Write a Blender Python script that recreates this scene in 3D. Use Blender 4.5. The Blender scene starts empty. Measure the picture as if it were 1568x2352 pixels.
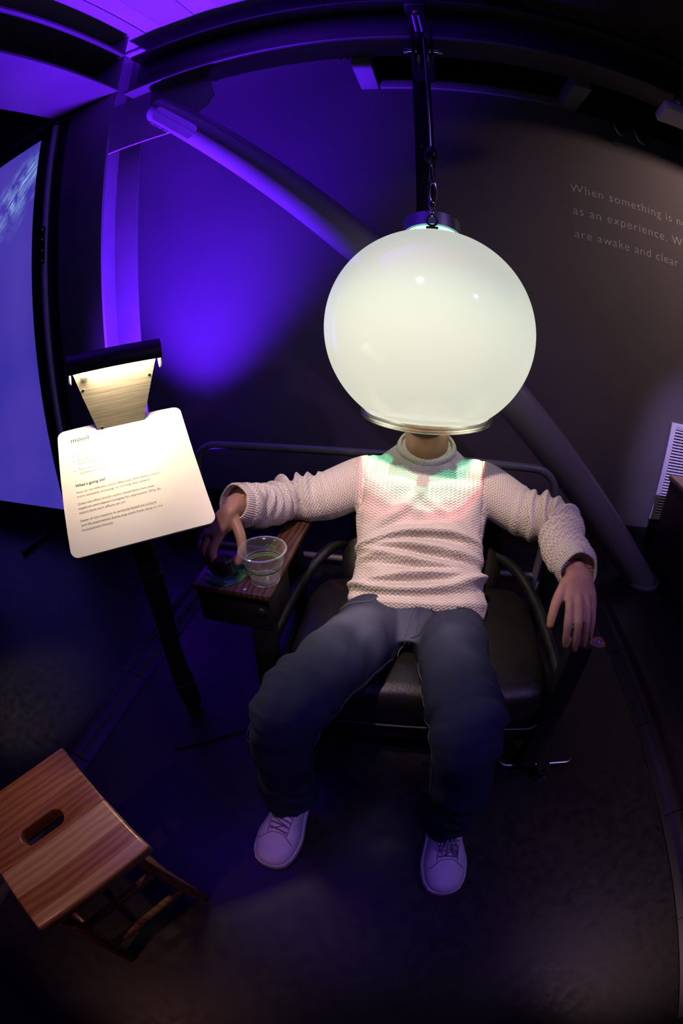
import bpy, bmesh, math, random
from mathutils import Vector, Matrix, Quaternion
random.seed(7)
PI = math.pi
scene = bpy.context.scene
COL = scene.collection
V = Vector

# ---------------------------------------------------------------- camera (15.6 mm equisolid fisheye, portrait)
cd = bpy.data.cameras.new('camera')
cam = bpy.data.objects.new('camera', cd)
COL.objects.link(cam)
cam.location = (0, 0, 1.10)
cam.rotation_euler = (math.radians(90 - 27.0), 0, math.radians(11.3))
cd.type = 'PANO'
cd.sensor_fit = 'VERTICAL'
cd.sensor_width = 24.0
cd.sensor_height = 36.0
cd.lens = 15.58
tgt = cd if hasattr(cd, 'panorama_type') else cd.cycles
tgt.panorama_type = 'FISHEYE_EQUISOLID'
tgt.fisheye_lens = 1018.0 / 2352.0 * 36.0
tgt.fisheye_fov = math.radians(300)
cd.clip_start = 0.01
scene.camera = cam

# ---------------------------------------------------------------- world, exposure
w = bpy.data.worlds.new('dark_gallery')
scene.world = w
w.use_nodes = True
w.node_tree.nodes['Background'].inputs[0].default_value = (0.25, 0.16, 0.55, 1)
w.node_tree.nodes['Background'].inputs[1].default_value = 0.016
vs = scene.view_settings
vs.view_transform = 'Standard'
vs.look = 'None'
vs.exposure = 0.0
vs.gamma = 1.0
vs.use_curve_mapping = False
try:
    scene.cycles.use_adaptive_sampling = True
    scene.cycles.adaptive_threshold = 0.03
    scene.cycles.max_bounces = 7
    scene.cycles.diffuse_bounces = 3
    scene.cycles.glossy_bounces = 3
    scene.cycles.transmission_bounces = 6
    scene.cycles.transparent_max_bounces = 16
    scene.cycles.caustics_reflective = False
    scene.cycles.caustics_refractive = False
except Exception:
    pass


def spot(name, loc, aim, color, energy, angle, blend=0.5, radius=0.03):
    d = bpy.data.lights.new(name, 'SPOT')
    d.color = color
    d.energy = energy
    d.spot_size = math.radians(angle)
    d.spot_blend = blend
    d.shadow_soft_size = radius
    o = bpy.data.objects.new(name, d)
    COL.objects.link(o)
    o.location = loc
    o.rotation_euler = (V(aim) - V(loc)).to_track_quat('-Z', 'Y').to_euler()
    return o


# gallery lights: blue wash from the floor behind the sign, dim pink and violet track spots, added floor glow fills
BLUE = (0.095, 0.008, 1.0)
spot('blue_floor_wash', (-1.15, 1.63, 0.125), (-1.17, 1.65, 2.4), BLUE, 1150, 80, 1.0, 0.05)
spot('blue_floor_core', (-1.15, 1.61, 0.125), (-1.22, 1.46, 2.4), (0.13, 0.012, 1.0), 850, 46, 1.0, 0.04)
spot('violet_track_spot', (0.25, -0.7, 2.65), (-0.02, 0.42, 0.05), (0.19, 0.085, 1.0), 46, 20, 1.0, 0.05)
spot('pink_track_spot', (-0.34, -0.05, 2.6), (-0.04, 1.00, 0.55), (1.0, 0.70, 0.60), 235, 27, 1.0, 0.04)
spot('violet_side_spot', (1.7, -0.2, 2.6), (0.30, 1.1, 0.5), (0.45, 0.27, 1.0), 62, 56, 1.0, 0.05)
spot('amber_wall_spot', (2.55, 1.1, 2.58), (1.75, 2.08, 1.9), (1.0, 0.69, 0.62), 115, 72, 1.0, 0.05)
spot('stool_track_spot', (-0.9, -1.2, 2.6), (-0.55, 0.05, 0.3), (1.0, 0.44, 0.32), 32, 26, 0.9, 0.04)
spot('floor_glow_fill', (1.5, -0.5, 2.6), (0.95, 0.25, 0.0), (1.0, 0.62, 0.70), 70, 26, 1.0, 0.05)  # added lamp, pools light where the right floor shows a reflected glow
spot('floor_glow_fill', (-1.9, 0.0, 2.3), (-1.25, 0.50, 0.0), (1.0, 0.80, 0.78), 80, 16, 1.0, 0.05)  # added lamp for the pale reflected glow on the left floor
spot('violet_wall_spot', (1.0, 0.3, 2.6), (1.50, 2.08, 0.45), (0.50, 0.38, 1.0), 300, 19, 1.0, 0.05)

# ---------------------------------------------------------------- mesh helpers
ORG = {}


def link(name, verts, faces, mat=None, parent=None, smooth=False):
    off = ORG.get(parent.name, V((0, 0, 0))) if parent else V((0, 0, 0))
    me = bpy.data.meshes.new(name)
    me.from_pydata([V(v) - off for v in verts], [], faces)
    me.update()
    bm = bmesh.new()
    bm.from_mesh(me)
    bmesh.ops.recalc_face_normals(bm, faces=bm.faces)
    bm.to_mesh(me)
    bm.free()
    return link_mesh(name, me, mat, parent, smooth)


def link_mesh(name, me, mat=None, parent=None, smooth=False):
    o = bpy.data.objects.new(name, me)
    COL.objects.link(o)
    if parent:
        o.parent = parent
        ORG[o.name] = ORG.get(parent.name, V((0, 0, 0)))
    if mat:
        me.materials.clear()
        me.materials.append(mat)
    if smooth:
        me.polygons.foreach_set('use_smooth', [True] * len(me.polygons))
        if smooth != 'all':
            try:
                me.set_sharp_from_angle(angle=math.radians(38))
            except Exception:
                pass
    return o


def thing(name, label, cat, loc=(0, 0, 0), group=None):
    o = bpy.data.objects.new(name, None)
    o.empty_display_size = 0.05
    COL.objects.link(o)
    o.location = loc
    ORG[o.name] = V(loc)
    tag(o, label, cat, group)
    return o


def tag(o, label, cat=None, group=None, kind=None):
    o['label'] = label
    if cat:
        o['category'] = cat
    if group:
        o['group'] = group
    if kind:
        o['kind'] = kind
    return o


def struct(o):
    o['kind'] = 'structure'
    return o


class MB:
    """collects simple solids into one vertex / face list"""

    def __init__(s):
        s.v = []
        s.f = []

    def add(s, vs_, fs):
        n = len(s.v)
        s.v += [tuple(v) for v in vs_]
        s.f += [tuple(i + n for i in f) for f in fs]
        return s

    def build(s, name, mat=None, parent=None, smooth=False):
        return link(name, s.v, s.f, mat, parent, smooth)


def box_data(lo, hi, M=None, bev=0.0, seg=2):
    bm = bmesh.new()
    bmesh.ops.create_cube(bm, size=1)
    lo, hi = V(lo), V(hi)
    for v in bm.verts:
        v.co = V([lo[i] + (v.co[i] + 0.5) * (hi[i] - lo[i]) for i in range(3)])
    if bev > 0:
        bmesh.ops.bevel(bm, geom=list(bm.edges), offset=bev, segments=seg, affect='EDGES', profile=0.5)
    if M:
        bmesh.ops.transform(bm, matrix=M, verts=bm.verts)
    bm.verts.index_update()
    vs_ = [v.co.copy() for v in bm.verts]
    fs = [[v.index for v in f.verts] for f in bm.faces]
    bm.free()
    return vs_, fs


def box(name, lo, hi, mat, parent=None, bev=0.0, M=None, smooth=None):
    v, f = box_data(lo, hi, M, bev)
    return link(name, v, f, mat, parent, bev > 0 if smooth is None else smooth)


def frame_of(t, ref):
    t = t.normalized()
    a = ref - t * ref.dot(t)
    if a.length < 1e-6:
        a = t.orthogonal()
    a.normalize()
    return a, t.cross(a)


def tube_data(path, radii, n=12, ref=(0, 0, 1), flat=1.0, cap=True, dome=False, closed=False):
    """round tube along a path; radii number or list; flat squashes the second axis"""
    path = [V(p) for p in path]
    m = len(path)
    if not hasattr(radii, '__len__'):
        radii = [radii] * m
    radii = list(radii)
    if dome and not closed:
        t0 = (path[0] - path[1]).normalized()
        t1 = (path[-1] - path[-2]).normalized()
        pre, pr, post, po = [], [], [], []
        for k in (3, 2, 1):
            a = k / 3.0 * PI / 2 * 0.97
            pre.append(path[0] + t0 * radii[0] * math.sin(a))
            pr.append(radii[0] * math.cos(a))
        for k in (1, 2, 3):
            a = k / 3.0 * PI / 2 * 0.97
            post.append(path[-1] + t1 * radii[-1] * math.sin(a))
            po.append(radii[-1] * math.cos(a))
        path = pre + path + post
        radii = pr + radii + po
        m = len(path)
    vs_, fs = [], []
    a = None
    for i in range(m):
        if closed:
            t = path[(i + 1) % m] - path[i - 1]
        else:
            t = path[min(i + 1, m - 1)] - path[max(i - 1, 0)]
        if a is None:
            a, b = frame_of(t, V(ref))
        else:
            a, b = frame_of(t, a)
        for k in range(n):
            q = 2 * PI * k / n
            vs_.append(path[i] + a * math.cos(q) * radii[i] + b * math.sin(q) * radii[i] * flat)
    for i in range(m if closed else m - 1):
        for k in range(n):
            i2 = (i + 1) % m
            fs.append((i * n + k, i * n + (k + 1) % n, i2 * n + (k + 1) % n, i2 * n + k))
    if cap and not closed:
        fs.append(tuple(range(n))[::-1])
        fs.append(tuple((m - 1) * n + k for k in range(n)))
    return vs_, fs


def tube(name, path, r, mat, parent=None, n=12, smooth=True, **k):
    v, f = tube_data(path, r, n, **k)
    return link(name, v, f, mat, parent, smooth)


def lathe_data(profile, origin=(0, 0, 0), n=48, axis=(0, 0, 1), closed=False):
    origin = V(origin)
    ax = V(axis).normalized()
    a = ax.orthogonal().normalized()
    b = ax.cross(a)
    vs_, fs = [], []
    m = len(profile)
    for r, h in profile:
        for k in range(n):
            q = 2 * PI * k / n
            vs_.append(origin + ax * h + (a * math.cos(q) + b * math.sin(q)) * max(r, 1e-5))
    for i in range(m if closed else m - 1):
        for k in range(n):
            i2 = (i + 1) % m
            fs.append((i * n + k, i * n + (k + 1) % n, i2 * n + (k + 1) % n, i2 * n + k))
    return vs_, fs


def lathe(name, profile, origin, mat, parent=None, n=48, smooth=True, **k):
    v, f = lathe_data(profile, origin, n, **k)
    return link(name, v, f, mat, parent, smooth)


def prism_data(poly, thick, M):
    """polygon (x, y) extruded along local z from 0 to thick, placed by M"""
    n = len(poly)
    vs_ = [M @ V((x, y, 0)) for x, y in poly] + [M @ V((x, y, thick)) for x, y in poly]
    fs = [tuple(range(n))[::-1], tuple(range(n, 2 * n))]
    fs += [(i, (i + 1) % n, n + (i + 1) % n, n + i) for i in range(n)]
    return vs_, fs


def prism(name, poly, thick, M, mat, parent=None, smooth=False):
    v, f = prism_data(poly, thick, M)
    return link(name, v, f, mat, parent, smooth)


def rrect(w_, h_, r, n=6):
    pts = []
    for cx, cy, a0 in ((w_ / 2 - r, h_ / 2 - r, 0), (-w_ / 2 + r, h_ / 2 - r, 90), (-w_ / 2 + r, -h_ / 2 + r, 180), (w_ / 2 - r, -h_ / 2 + r, 270)):
        for k in range(n + 1):
            a = math.radians(a0 + 90 * k / n)
            pts.append((cx + r * math.cos(a), cy + r * math.sin(a)))
    return pts


def basis(o, x, y, z):
    return Matrix(((x[0], y[0], z[0], o[0]), (x[1], y[1], z[1], o[1]), (x[2], y[2], z[2], o[2]), (0, 0, 0, 1)))


def bezier(pts, n=12):
    """Catmull-Rom through points"""
    P = [V(p) for p in pts]
    out = []
    for i in range(len(P) - 1):
        p0, p1, p2, p3 = P[max(i - 1, 0)], P[i], P[i + 1], P[min(i + 2, len(P) - 1)]
        for k in range(n):
            t = k / n
            out.append(0.5 * ((2 * p1) + (p2 - p0) * t + (2 * p0 - 5 * p1 + 4 * p2 - p3) * t * t + (3 * p1 - p0 - 3 * p2 + p3) * t ** 3))
    out.append(P[-1])
    return out


def crv(vals, n):
    """Catmull-Rom for lists of floats, same spacing as bezier()"""
    out = []
    for i in range(len(vals) - 1):
        p0, p1, p2, p3 = vals[max(i - 1, 0)], vals[i], vals[i + 1], vals[min(i + 2, len(vals) - 1)]
        for k in range(n):
            t = k / n
            out.append(0.5 * ((2 * p1) + (p2 - p0) * t + (2 * p0 - 5 * p1 + 4 * p2 - p3) * t * t + (3 * p1 - p0 - 3 * p2 + p3) * t ** 3))
    out.append(vals[-1])
    return out


def loft_data(secs, n=48, sub=6):
    """secs: (center, right, front, exponent); right / front carry the half sizes; closed with caps"""
    C_ = bezier([s[0] for s in secs], sub)
    R_ = bezier([s[1] for s in secs], sub)
    F_ = bezier([s[2] for s in secs], sub)
    E_ = crv([s[3] if len(s) > 3 else 2.0 for s in secs], sub)
    vs_, fs = [], []
    for c, r, f, e in zip(C_, R_, F_, E_):
        for k in range(n):
            q = 2 * PI * k / n
            x, y = math.cos(q), math.sin(q)
            x = math.copysign(abs(x) ** (2 / e), x)
            y = math.copysign(abs(y) ** (2 / e), y)
            vs_.append(c + r * x + f * y)
    m = len(C_)
    for i in range(m - 1):
        for k in range(n):
            fs.append((i * n + k, i * n + (k + 1) % n, (i + 1) * n + (k + 1) % n, (i + 1) * n + k))
    fs.append(tuple(range(n))[::-1])
    fs.append(tuple((m - 1) * n + k for k in range(n)))
    return vs_, fs


def remeshed(mb, voxel, smooth_it=6, factor=0.5):
    me = bpy.data.meshes.new('tmp')
    me.from_pydata(mb.v, [], mb.f)
    bm = bmesh.new()
    bm.from_mesh(me)
    bmesh.ops.recalc_face_normals(bm, faces=bm.faces)
    bm.to_mesh(me)
    bm.free()
    o = bpy.data.objects.new('tmp', me)
    COL.objects.link(o)
    m = o.modifiers.new('r', 'REMESH')
    m.mode = 'VOXEL'
    m.voxel_size = voxel
    if smooth_it:
        s = o.modifiers.new('s', 'SMOOTH')
        s.iterations = smooth_it
        s.factor = factor
    dg = bpy.context.evaluated_depsgraph_get()
    dg.update()
    out = bpy.data.meshes.new_from_object(o.evaluated_get(dg))
    bpy.data.objects.remove(o)
    bpy.data.meshes.remove(me)
    return out


def text_mesh(body, size, spacing=1.0, extrude=0.0, align='LEFT', offset=0.0):
    c = bpy.data.curves.new('t', 'FONT')
    c.body = body
    c.size = size
    c.space_character = spacing
    c.extrude = extrude
    c.align_x = align
    c.offset = offset
    c.resolution_u = 3
    o = bpy.data.objects.new('t', c)
    COL.objects.link(o)
    dg = bpy.context.evaluated_depsgraph_get()
    dg.update()
    me = bpy.data.meshes.new_from_object(o.evaluated_get(dg))
    bpy.data.objects.remove(o)
    bpy.data.curves.remove(c)
    return me


def text(name, body, size, M, mat, parent, width=None, **k):
    me = text_mesh(body, size, **k)
    if width:
        xs = [v.co.x for v in me.vertices]
        s = width / max(1e-6, max(xs) - min(xs))
        me.transform(Matrix.Diagonal((s, s, 1, 1)))
    me.transform(Matrix.Translation(-ORG.get(parent.name, V((0, 0, 0)))) @ M)
    return link_mesh(name, me, mat, parent)


# ---------------------------------------------------------------- materials
class NT:
    def __init__(s, name):
        s.m = bpy.data.materials.new(name)
        s.m.use_nodes = True
        s.t = s.m.node_tree
        s.p = s.t.nodes['Principled BSDF']
        s.out = s.t.nodes['Material Output']

    def n(s, typ, **k):
        nd = s.t.nodes.new(typ)
        for a, b in k.items():
            setattr(nd, a, b)
        return nd

    def l(s, a, b):
        s.t.links.new(a, b)

    def math(s, op, a, b=None, c=None):
        nd = s.n('ShaderNodeMath', operation=op)
        for i, x in enumerate((a, b, c)):
            if x is None:
                continue
            if isinstance(x, (int, float)):
                nd.inputs[i].default_value = x
            else:
                s.l(x, nd.inputs[i])
        return nd.outputs[0]

    def coords(s, scale=(1, 1, 1), kind='Object', rot=(0, 0, 0)):
        tc = s.n('ShaderNodeTexCoord')
        mp = s.n('ShaderNodeMapping')
        mp.inputs['Scale'].default_value = scale
        mp.inputs['Rotation'].default_value = rot
        s.l(tc.outputs[kind], mp.inputs['Vector'])
        return mp.outputs[0]

    def noise(s, vec, scale, detail=4, rough=0.5):
        nd = s.n('ShaderNodeTexNoise')
        nd.inputs['Scale'].default_value = scale
        nd.inputs['Detail'].default_value = detail
        nd.inputs['Roughness'].default_value = rough
        if vec is not None:
            s.l(vec, nd.inputs['Vector'])
        return nd.outputs['Fac']

    def ramp(s, fac, stops):
        nd = s.n('ShaderNodeValToRGB')
        e = nd.color_ramp.elements
        while len(e) < len(stops):
            e.new(0.5)
        for i, (p, c) in enumerate(stops):
            e[i].position = p
            e[i].color = (*c, 1) if len(c) == 3 else c
        s.l(fac, nd.inputs[0])
        return nd.outputs[0]

    def bump(s, h, strength, dist, normal=None):
        nd = s.n('ShaderNodeBump')
        nd.inputs['Strength'].default_value = strength
        nd.inputs['Distance'].default_value = dist
        s.l(h, nd.inputs['Height'])
        if normal is not None:
            s.l(normal, nd.inputs['Normal'])
        s.l(nd.outputs[0], s.p.inputs['Normal'])
        return nd.outputs[0]

    def set(s, **k):
        for a, b in k.items():
            s.p.inputs[a.replace('_', ' ')].default_value = (*b, 1) if isinstance(b, tuple) and len(b) == 3 else b
        return s


def pm(name, color, rough=0.5, metal=0.0, var=0.12, scale=12.0, bump=0.0, bscale=200.0, spec=0.5, coat=0.0):
    """plain procedural surface: base colour with a soft noise variation and fine relief"""
    t = NT(name)
    v = t.coords()
    f = t.noise(v, scale, 5)
    lo = tuple(c * (1 - var) for c in color)
    hi = tuple(min(1, c * (1 + var)) for c in color)
    t.l(t.ramp(f, [(0.3, lo), (0.7, hi)]), t.p.inputs['Base Color'])
    t.set(Roughness=rough, Metallic=metal)
    t.p.inputs['Specular IOR Level'].default_value = spec
    if coat:
        t.p.inputs['Coat Weight'].default_value = coat
    if bump:
        t.bump(t.noise(v, bscale, 3), bump, 0.002)
    return t.m


def emis(name, color, strength):
    t = NT(name)
    t.set(Base_Color=color, Roughness=0.4)
    t.p.inputs['Emission Color'].default_value = (*color, 1)
    t.p.inputs['Emission Strength'].default_value = strength
    return t.m


M_wall = pm('painted_wall', (0.115, 0.10, 0.105), 0.75, var=0.06, scale=3, bump=0.08, bscale=260)
M_steel = pm('painted_steel', (0.20, 0.185, 0.18), 0.33, var=0.08, scale=5, bump=0.05, bscale=120)
M_beam = pm('brown_painted_steel', (0.075, 0.065, 0.060), 0.5, var=0.1, scale=5, bump=0.05, bscale=120)
M_deck = pm('dark_deck', (0.30, 0.28, 0.30), 0.6, var=0.05)
M_black = pm('black_paint', (0.008, 0.008, 0.009), 0.5, var=0.2, scale=20)
M_blacksat = pm('black_powder_coat', (0.006, 0.006, 0.007), 0.45, var=0.2, scale=40, bump=0.05, bscale=500)
M_rubber = pm('black_rubber', (0.011, 0.010, 0.010), 0.42, var=0.15, scale=30)
M_void = pm('void_black', (0.004, 0.004, 0.005), 0.9)
M_chrome = pm('chrome', (0.75, 0.75, 0.78), 0.12, 1.0, var=0.03)
M_alu = pm('satin_aluminium', (0.42, 0.42, 0.45), 0.38, 1.0, var=0.06)
M_white = pm('white_plastic', (0.72, 0.66, 0.63), 0.45, var=0.03)
M_ventw = pm('vent_enamel', (0.66, 0.62, 0.68), 0.45, var=0.04)
M_ink = pm('printed_ink', (0.035, 0.022, 0.015), 0.6, var=0.05)
M_inkb = pm('bullet_ink', (0.45, 0.36, 0.06), 0.6, var=0.05)
M_letter = pm('wall_lettering', (0.55, 0.50, 0.56), 0.6, var=0.05)
M_fab = pm('brown_baffle', (0.045, 0.032, 0.024), 0.85, var=0.2, scale=60, bump=0.3, bscale=300)


def mat_floor():
    t = NT('polished_concrete')
    v = t.coords()
    a = t.noise(v, 2.2, 8, 0.6)
    b = t.noise(v, 30, 6, 0.65)
    mx = t.math('ADD', t.math('MULTIPLY', a, 0.7), t.math('MULTIPLY', b, 0.3))
    t.l(t.ramp(mx, [(0.35, (0.006, 0.0057, 0.0057)), (0.68, (0.016, 0.015, 0.014))]), t.p.inputs['Base Color'])
    t.l(t.ramp(b, [(0.3, (0.30,) * 3), (0.7, (0.46,) * 3)]), t.p.inputs['Roughness'])
    t.bump(b, 0.08, 0.002)
    return t.m


def mat_deck_perf():
    """deck panel with rows of small punched holes across the middle of each pan"""
    t = NT('perforated_deck')
    v = t.coords((1, 1, 1))
    sx = t.n('ShaderNodeSeparateXYZ')
    t.l(v, sx.inputs[0])
    x, y = sx.outputs[0], sx.outputs[1]
    p = 0.0125
    fx = t.math('SUBTRACT', t.math('FRACT', t.math('DIVIDE', x, p)), 0.5)
    row = t.math('FLOOR', t.math('DIVIDE', x, p))
    sh = t.math('MULTIPLY', t.math('FRACT', t.math('MULTIPLY', row, 0.5)), 1.0)
    fy = t.math('SUBTRACT', t.math('FRACT', t.math('ADD', t.math('DIVIDE', y, p), sh)), 0.5)
    d = t.math('SQRT', t.math('ADD', t.math('MULTIPLY', fx, fx), t.math('MULTIPLY', fy, fy)))
    hole = t.math('LESS_THAN', d, 0.20)
    t.l(t.ramp(hole, [(0.0, (0.30, 0.28, 0.30)), (1.0, (0.03, 0.03, 0.04))]), t.p.inputs['Base Color'])
    t.set(Roughness=0.6)
    return t.m


def mat_wood(name, c1, c2, rough=0.32, rot=0.0, seed=0.0, coat=0.25):
    t = NT(name)
    v = t.coords((1, 1, 1), 'Object', (0, 0, rot))
    st = t.n('ShaderNodeMapping')
    st.inputs['Scale'].default_value = (5.0, 60.0, 60.0)
    st.inputs['Location'].default_value = (seed, seed * 2.3, 0)
    t.l(v, st.inputs['Vector'])
    g = t.noise(st.outputs[0], 2.0, 8, 0.62)
    st2 = t.n('ShaderNodeMapping')
    st2.inputs['Scale'].default_value = (2.4, 13.0, 13.0)
    st2.inputs['Location'].default_value = (seed * 1.7, seed, 0)
    t.l(v, st2.inputs['Vector'])
    wv = t.n('ShaderNodeTexWave')
    wv.inputs['Scale'].default_value = 1.6
    wv.inputs['Distortion'].default_value = 7.0
    wv.inputs['Detail'].default_value = 3
    wv.bands_direction = 'Y'
    t.l(st2.outputs[0], wv.inputs['Vector'])
    mx = t.math('ADD', t.math('MULTIPLY', g, 0.6), t.math('MULTIPLY', wv.outputs['Fac'], 0.4))
    t.l(t.ramp(mx, [(0.25, c1), (0.7, c2)]), t.p.inputs['Base Color'])
    t.set(Roughness=rough)
    t.p.inputs['Coat Weight'].default_value = coat
    t.p.inputs['Coat Roughness'].default_value = 0.2
    t.bump(g, 0.12, 0.001)
    return t.m


def mat_brushed():
    t = NT('brushed_steel')
    tc = t.n('ShaderNodeTexCoord')
    mp = t.n('ShaderNodeMapping')
    r0 = t.n('ShaderNodeMapping')
    r0.inputs['Rotation'].default_value = (0, 0, -math.radians(42.2))
    mp.inputs['Scale'].default_value = (9, 300, 700)
    t.l(tc.outputs['Object'], r0.inputs['Vector'])
    t.l(r0.outputs[0], mp.inputs['Vector'])
    g = t.noise(mp.outputs[0], 1.0, 6, 0.7)
    t.l(t.ramp(g, [(0.3, (0.20, 0.18, 0.15)), (0.7, (0.52, 0.48, 0.42))]), t.p.inputs['Base Color'])
    t.set(Metallic=0.85, Roughness=0.42)
    t.bump(g, 0.25, 0.0006)
    return t.m


def mat_knit(rib=False):
    t = NT('rib_knit' if rib else 'zigzag_knit')
    at = t.n('ShaderNodeAttribute', attribute_name='knit')
    sx = t.n('ShaderNodeSeparateXYZ')
    t.l(at.outputs['Vector'], sx.inputs[0])
    u, v = sx.outputs[0], sx.outputs[1]
    if rib:
        h = t.math('ADD', t.math('MULTIPLY', t.math('SINE', t.math('MULTIPLY', u, 2 * PI / 0.0052)), 0.5), 0.5)
    else:
        tri = t.math('ABSOLUTE', t.math('SUBTRACT', t.math('FRACT', t.math('DIVIDE', u, 0.0125)), 0.5))
        ph = t.math('ADD', t.math('DIVIDE', v, 0.0076), t.math('MULTIPLY', tri, 1.5))
        h = t.math('ADD', t.math('MULTIPLY', t.math('SINE', t.math('MULTIPLY', ph, 2 * PI)), 0.5), 0.5)
    nz = t.noise(t.coords(), 420, 3)
    big = t.noise(t.coords(), 14, 3)
    hh = t.math('ADD', t.math('MULTIPLY', h, 0.85), t.math('MULTIPLY', nz, 0.3))
    col = t.ramp(hh, [(0.10, (0.40, 0.355, 0.33)), (0.45, (0.57, 0.52, 0.49)), (0.85, (0.66, 0.61, 0.575))])
    t.l(col, t.p.inputs['Base Color'])
    t.set(Roughness=0.92)
    t.p.inputs['Specular IOR Level'].default_value = 0.15
    t.p.inputs['Sheen Weight'].default_value = 0.15
    t.bump(hh, 0.7, 0.0021)
    return t.m


def mat_denim():
    t = NT('indigo_denim')
    v = t.coords()
    tw = t.n('ShaderNodeMapping')
    tw.inputs['Scale'].default_value = (1500, 900, 900)
    t.l(v, tw.inputs['Vector'])
    g = t.noise(tw.outputs[0], 1.0, 3, 0.6)
    b = t.noise(v, 9, 4)
    at = t.n('ShaderNodeAttribute', attribute_name='fade_sheen')
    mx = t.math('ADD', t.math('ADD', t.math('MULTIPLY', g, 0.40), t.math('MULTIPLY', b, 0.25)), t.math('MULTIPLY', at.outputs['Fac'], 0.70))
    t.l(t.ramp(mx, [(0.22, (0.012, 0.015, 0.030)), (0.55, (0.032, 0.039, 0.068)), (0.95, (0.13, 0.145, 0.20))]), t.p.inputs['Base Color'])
    t.set(Roughness=0.9)
    t.p.inputs['Specular IOR Level'].default_value = 0.15
    t.bump(g, 0.3, 0.0008)
    return t.m


def mat_skin():
    t = NT('skin')
    v = t.coords()
    a = t.noise(v, 26, 5)
    b = t.noise(v, 380, 3)
    t.l(t.ramp(a, [(0.3, (0.36, 0.185, 0.125)), (0.7, (0.47, 0.26, 0.18))]), t.p.inputs['Base Color'])
    t.set(Roughness=0.5)
    t.p.inputs['Subsurface Weight'].default_value = 0.12
    t.p.inputs['Subsurface Radius'].default_value = (0.02, 0.008, 0.005)
    t.p.inputs['Subsurface Scale'].default_value = 0.3
    t.bump(t.math('ADD', b, a), 0.22, 0.0012)
    return t.m


def mat_leather():
    t = NT('black_leather')
    v = t.coords()
    vo = t.n('ShaderNodeTexVoronoi')
    vo.inputs['Scale'].default_value = 420
    t.l(v, vo.inputs['Vector'])
    b = t.noise(v, 16, 4)
    t.l(t.ramp(b, [(0.3, (0.005, 0.005, 0.005)), (0.7, (0.010, 0.0095, 0.009))]), t.p.inputs['Base Color'])
    t.set(Roughness=0.40)
    t.bump(t.math('ADD', vo.outputs['Distance'], t.math('MULTIPLY', b, 2.5)), 0.22, 0.002)
    return t.m


def mat_screen():
    """grey-violet projection cloth with the projector's bright streaked patch near the top"""
    t = NT('projection_cloth')
    tc = t.n('ShaderNodeTexCoord')
    sx = t.n('ShaderNodeSeparateXYZ')
    t.l(tc.outputs['Object'], sx.inputs[0])
    x, z = sx.outputs[0], sx.outputs[2]
    # projected patch: a slanted bright stripe field
    ax = t.math('ADD', t.math('MULTIPLY', t.math('SUBTRACT', x, 0.37), 0.62), t.math('MULTIPLY', t.math('SUBTRACT', z, 2.00), -0.78))
    bx = t.math('ADD', t.math('MULTIPLY', t.math('SUBTRACT', x, 0.37), 0.78), t.math('MULTIPLY', t.math('SUBTRACT', z, 2.00), 0.62))
    mp = t.n('ShaderNodeCombineXYZ')
    t.l(t.math('MULTIPLY', ax, 120), mp.inputs[0])
    t.l(t.math('MULTIPLY', bx, 5), mp.inputs[1])
    st = t.noise(mp.outputs[0], 1.0, 2)
    pat = t.noise(tc.outputs['Object'], 9.0, 3)
    env = t.math('MULTIPLY', t.math('POWER', 2.718, t.math('MULTIPLY', t.math('MULTIPLY', ax, ax), -90)), t.math('POWER', 2.718, t.math('MULTIPLY', t.math('MULTIPLY', bx, bx), -14)))
    s = t.math('MULTIPLY', t.math('MULTIPLY', env, t.ramp(st, [(0.46, (0.08,) * 3), (0.56, (1,) * 3)])), t.ramp(pat, [(0.38, (0,) * 3), (0.60, (1,) * 3)]))
    t.set(Base_Color=(0.5, 0.48, 0.52), Roughness=0.8)
    soft = t.noise(tc.outputs['Object'], 1.6, 2)
    base = t.ramp(soft, [(0.3, (0.032, 0.024, 0.33)), (0.7, (0.070, 0.042, 0.38))])
    mix = t.n('ShaderNodeMix', data_type='RGBA')
    t.l(s, mix.inputs[0])
    t.l(base, mix.inputs[6])
    mix.inputs[7].default_value = (0.35, 0.62, 1.0, 1)
    t.l(mix.outputs[2], t.p.inputs['Emission Color'])
    t.p.inputs['Emission Strength'].default_value = 1.0
    return t.m


def mat_globe():
    t = NT('milky_acrylic')
    t.set(Base_Color=(0.22, 0.23, 0.23), Roughness=0.06)
    t.p.inputs['IOR'].default_value = 1.49
    t.p.inputs['Emission Color'].default_value = (0.80, 0.83, 0.71, 1)
    t.p.inputs['Emission Strength'].default_value = 0.655
    tr = t.n('ShaderNodeBsdfTranslucent')
    tr.inputs['Color'].default_value = (0.78, 0.80, 0.74, 1)
    mix = t.n('ShaderNodeMixShader')
    mix.inputs[0].default_value = 0.03
    t.l(t.p.outputs[0], mix.inputs[1])
    t.l(tr.outputs[0], mix.inputs[2])
    t.l(mix.outputs[0], t.out.inputs['Surface'])
    return t.m


def mat_clear(name, tint=(1, 1, 1), rough=0.03):
    t = NT(name)
    t.set(Base_Color=tint, Roughness=rough)
    t.p.inputs['Transmission Weight'].default_value = 1.0
    t.p.inputs['IOR'].default_value = 1.45
    return t.m


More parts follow.
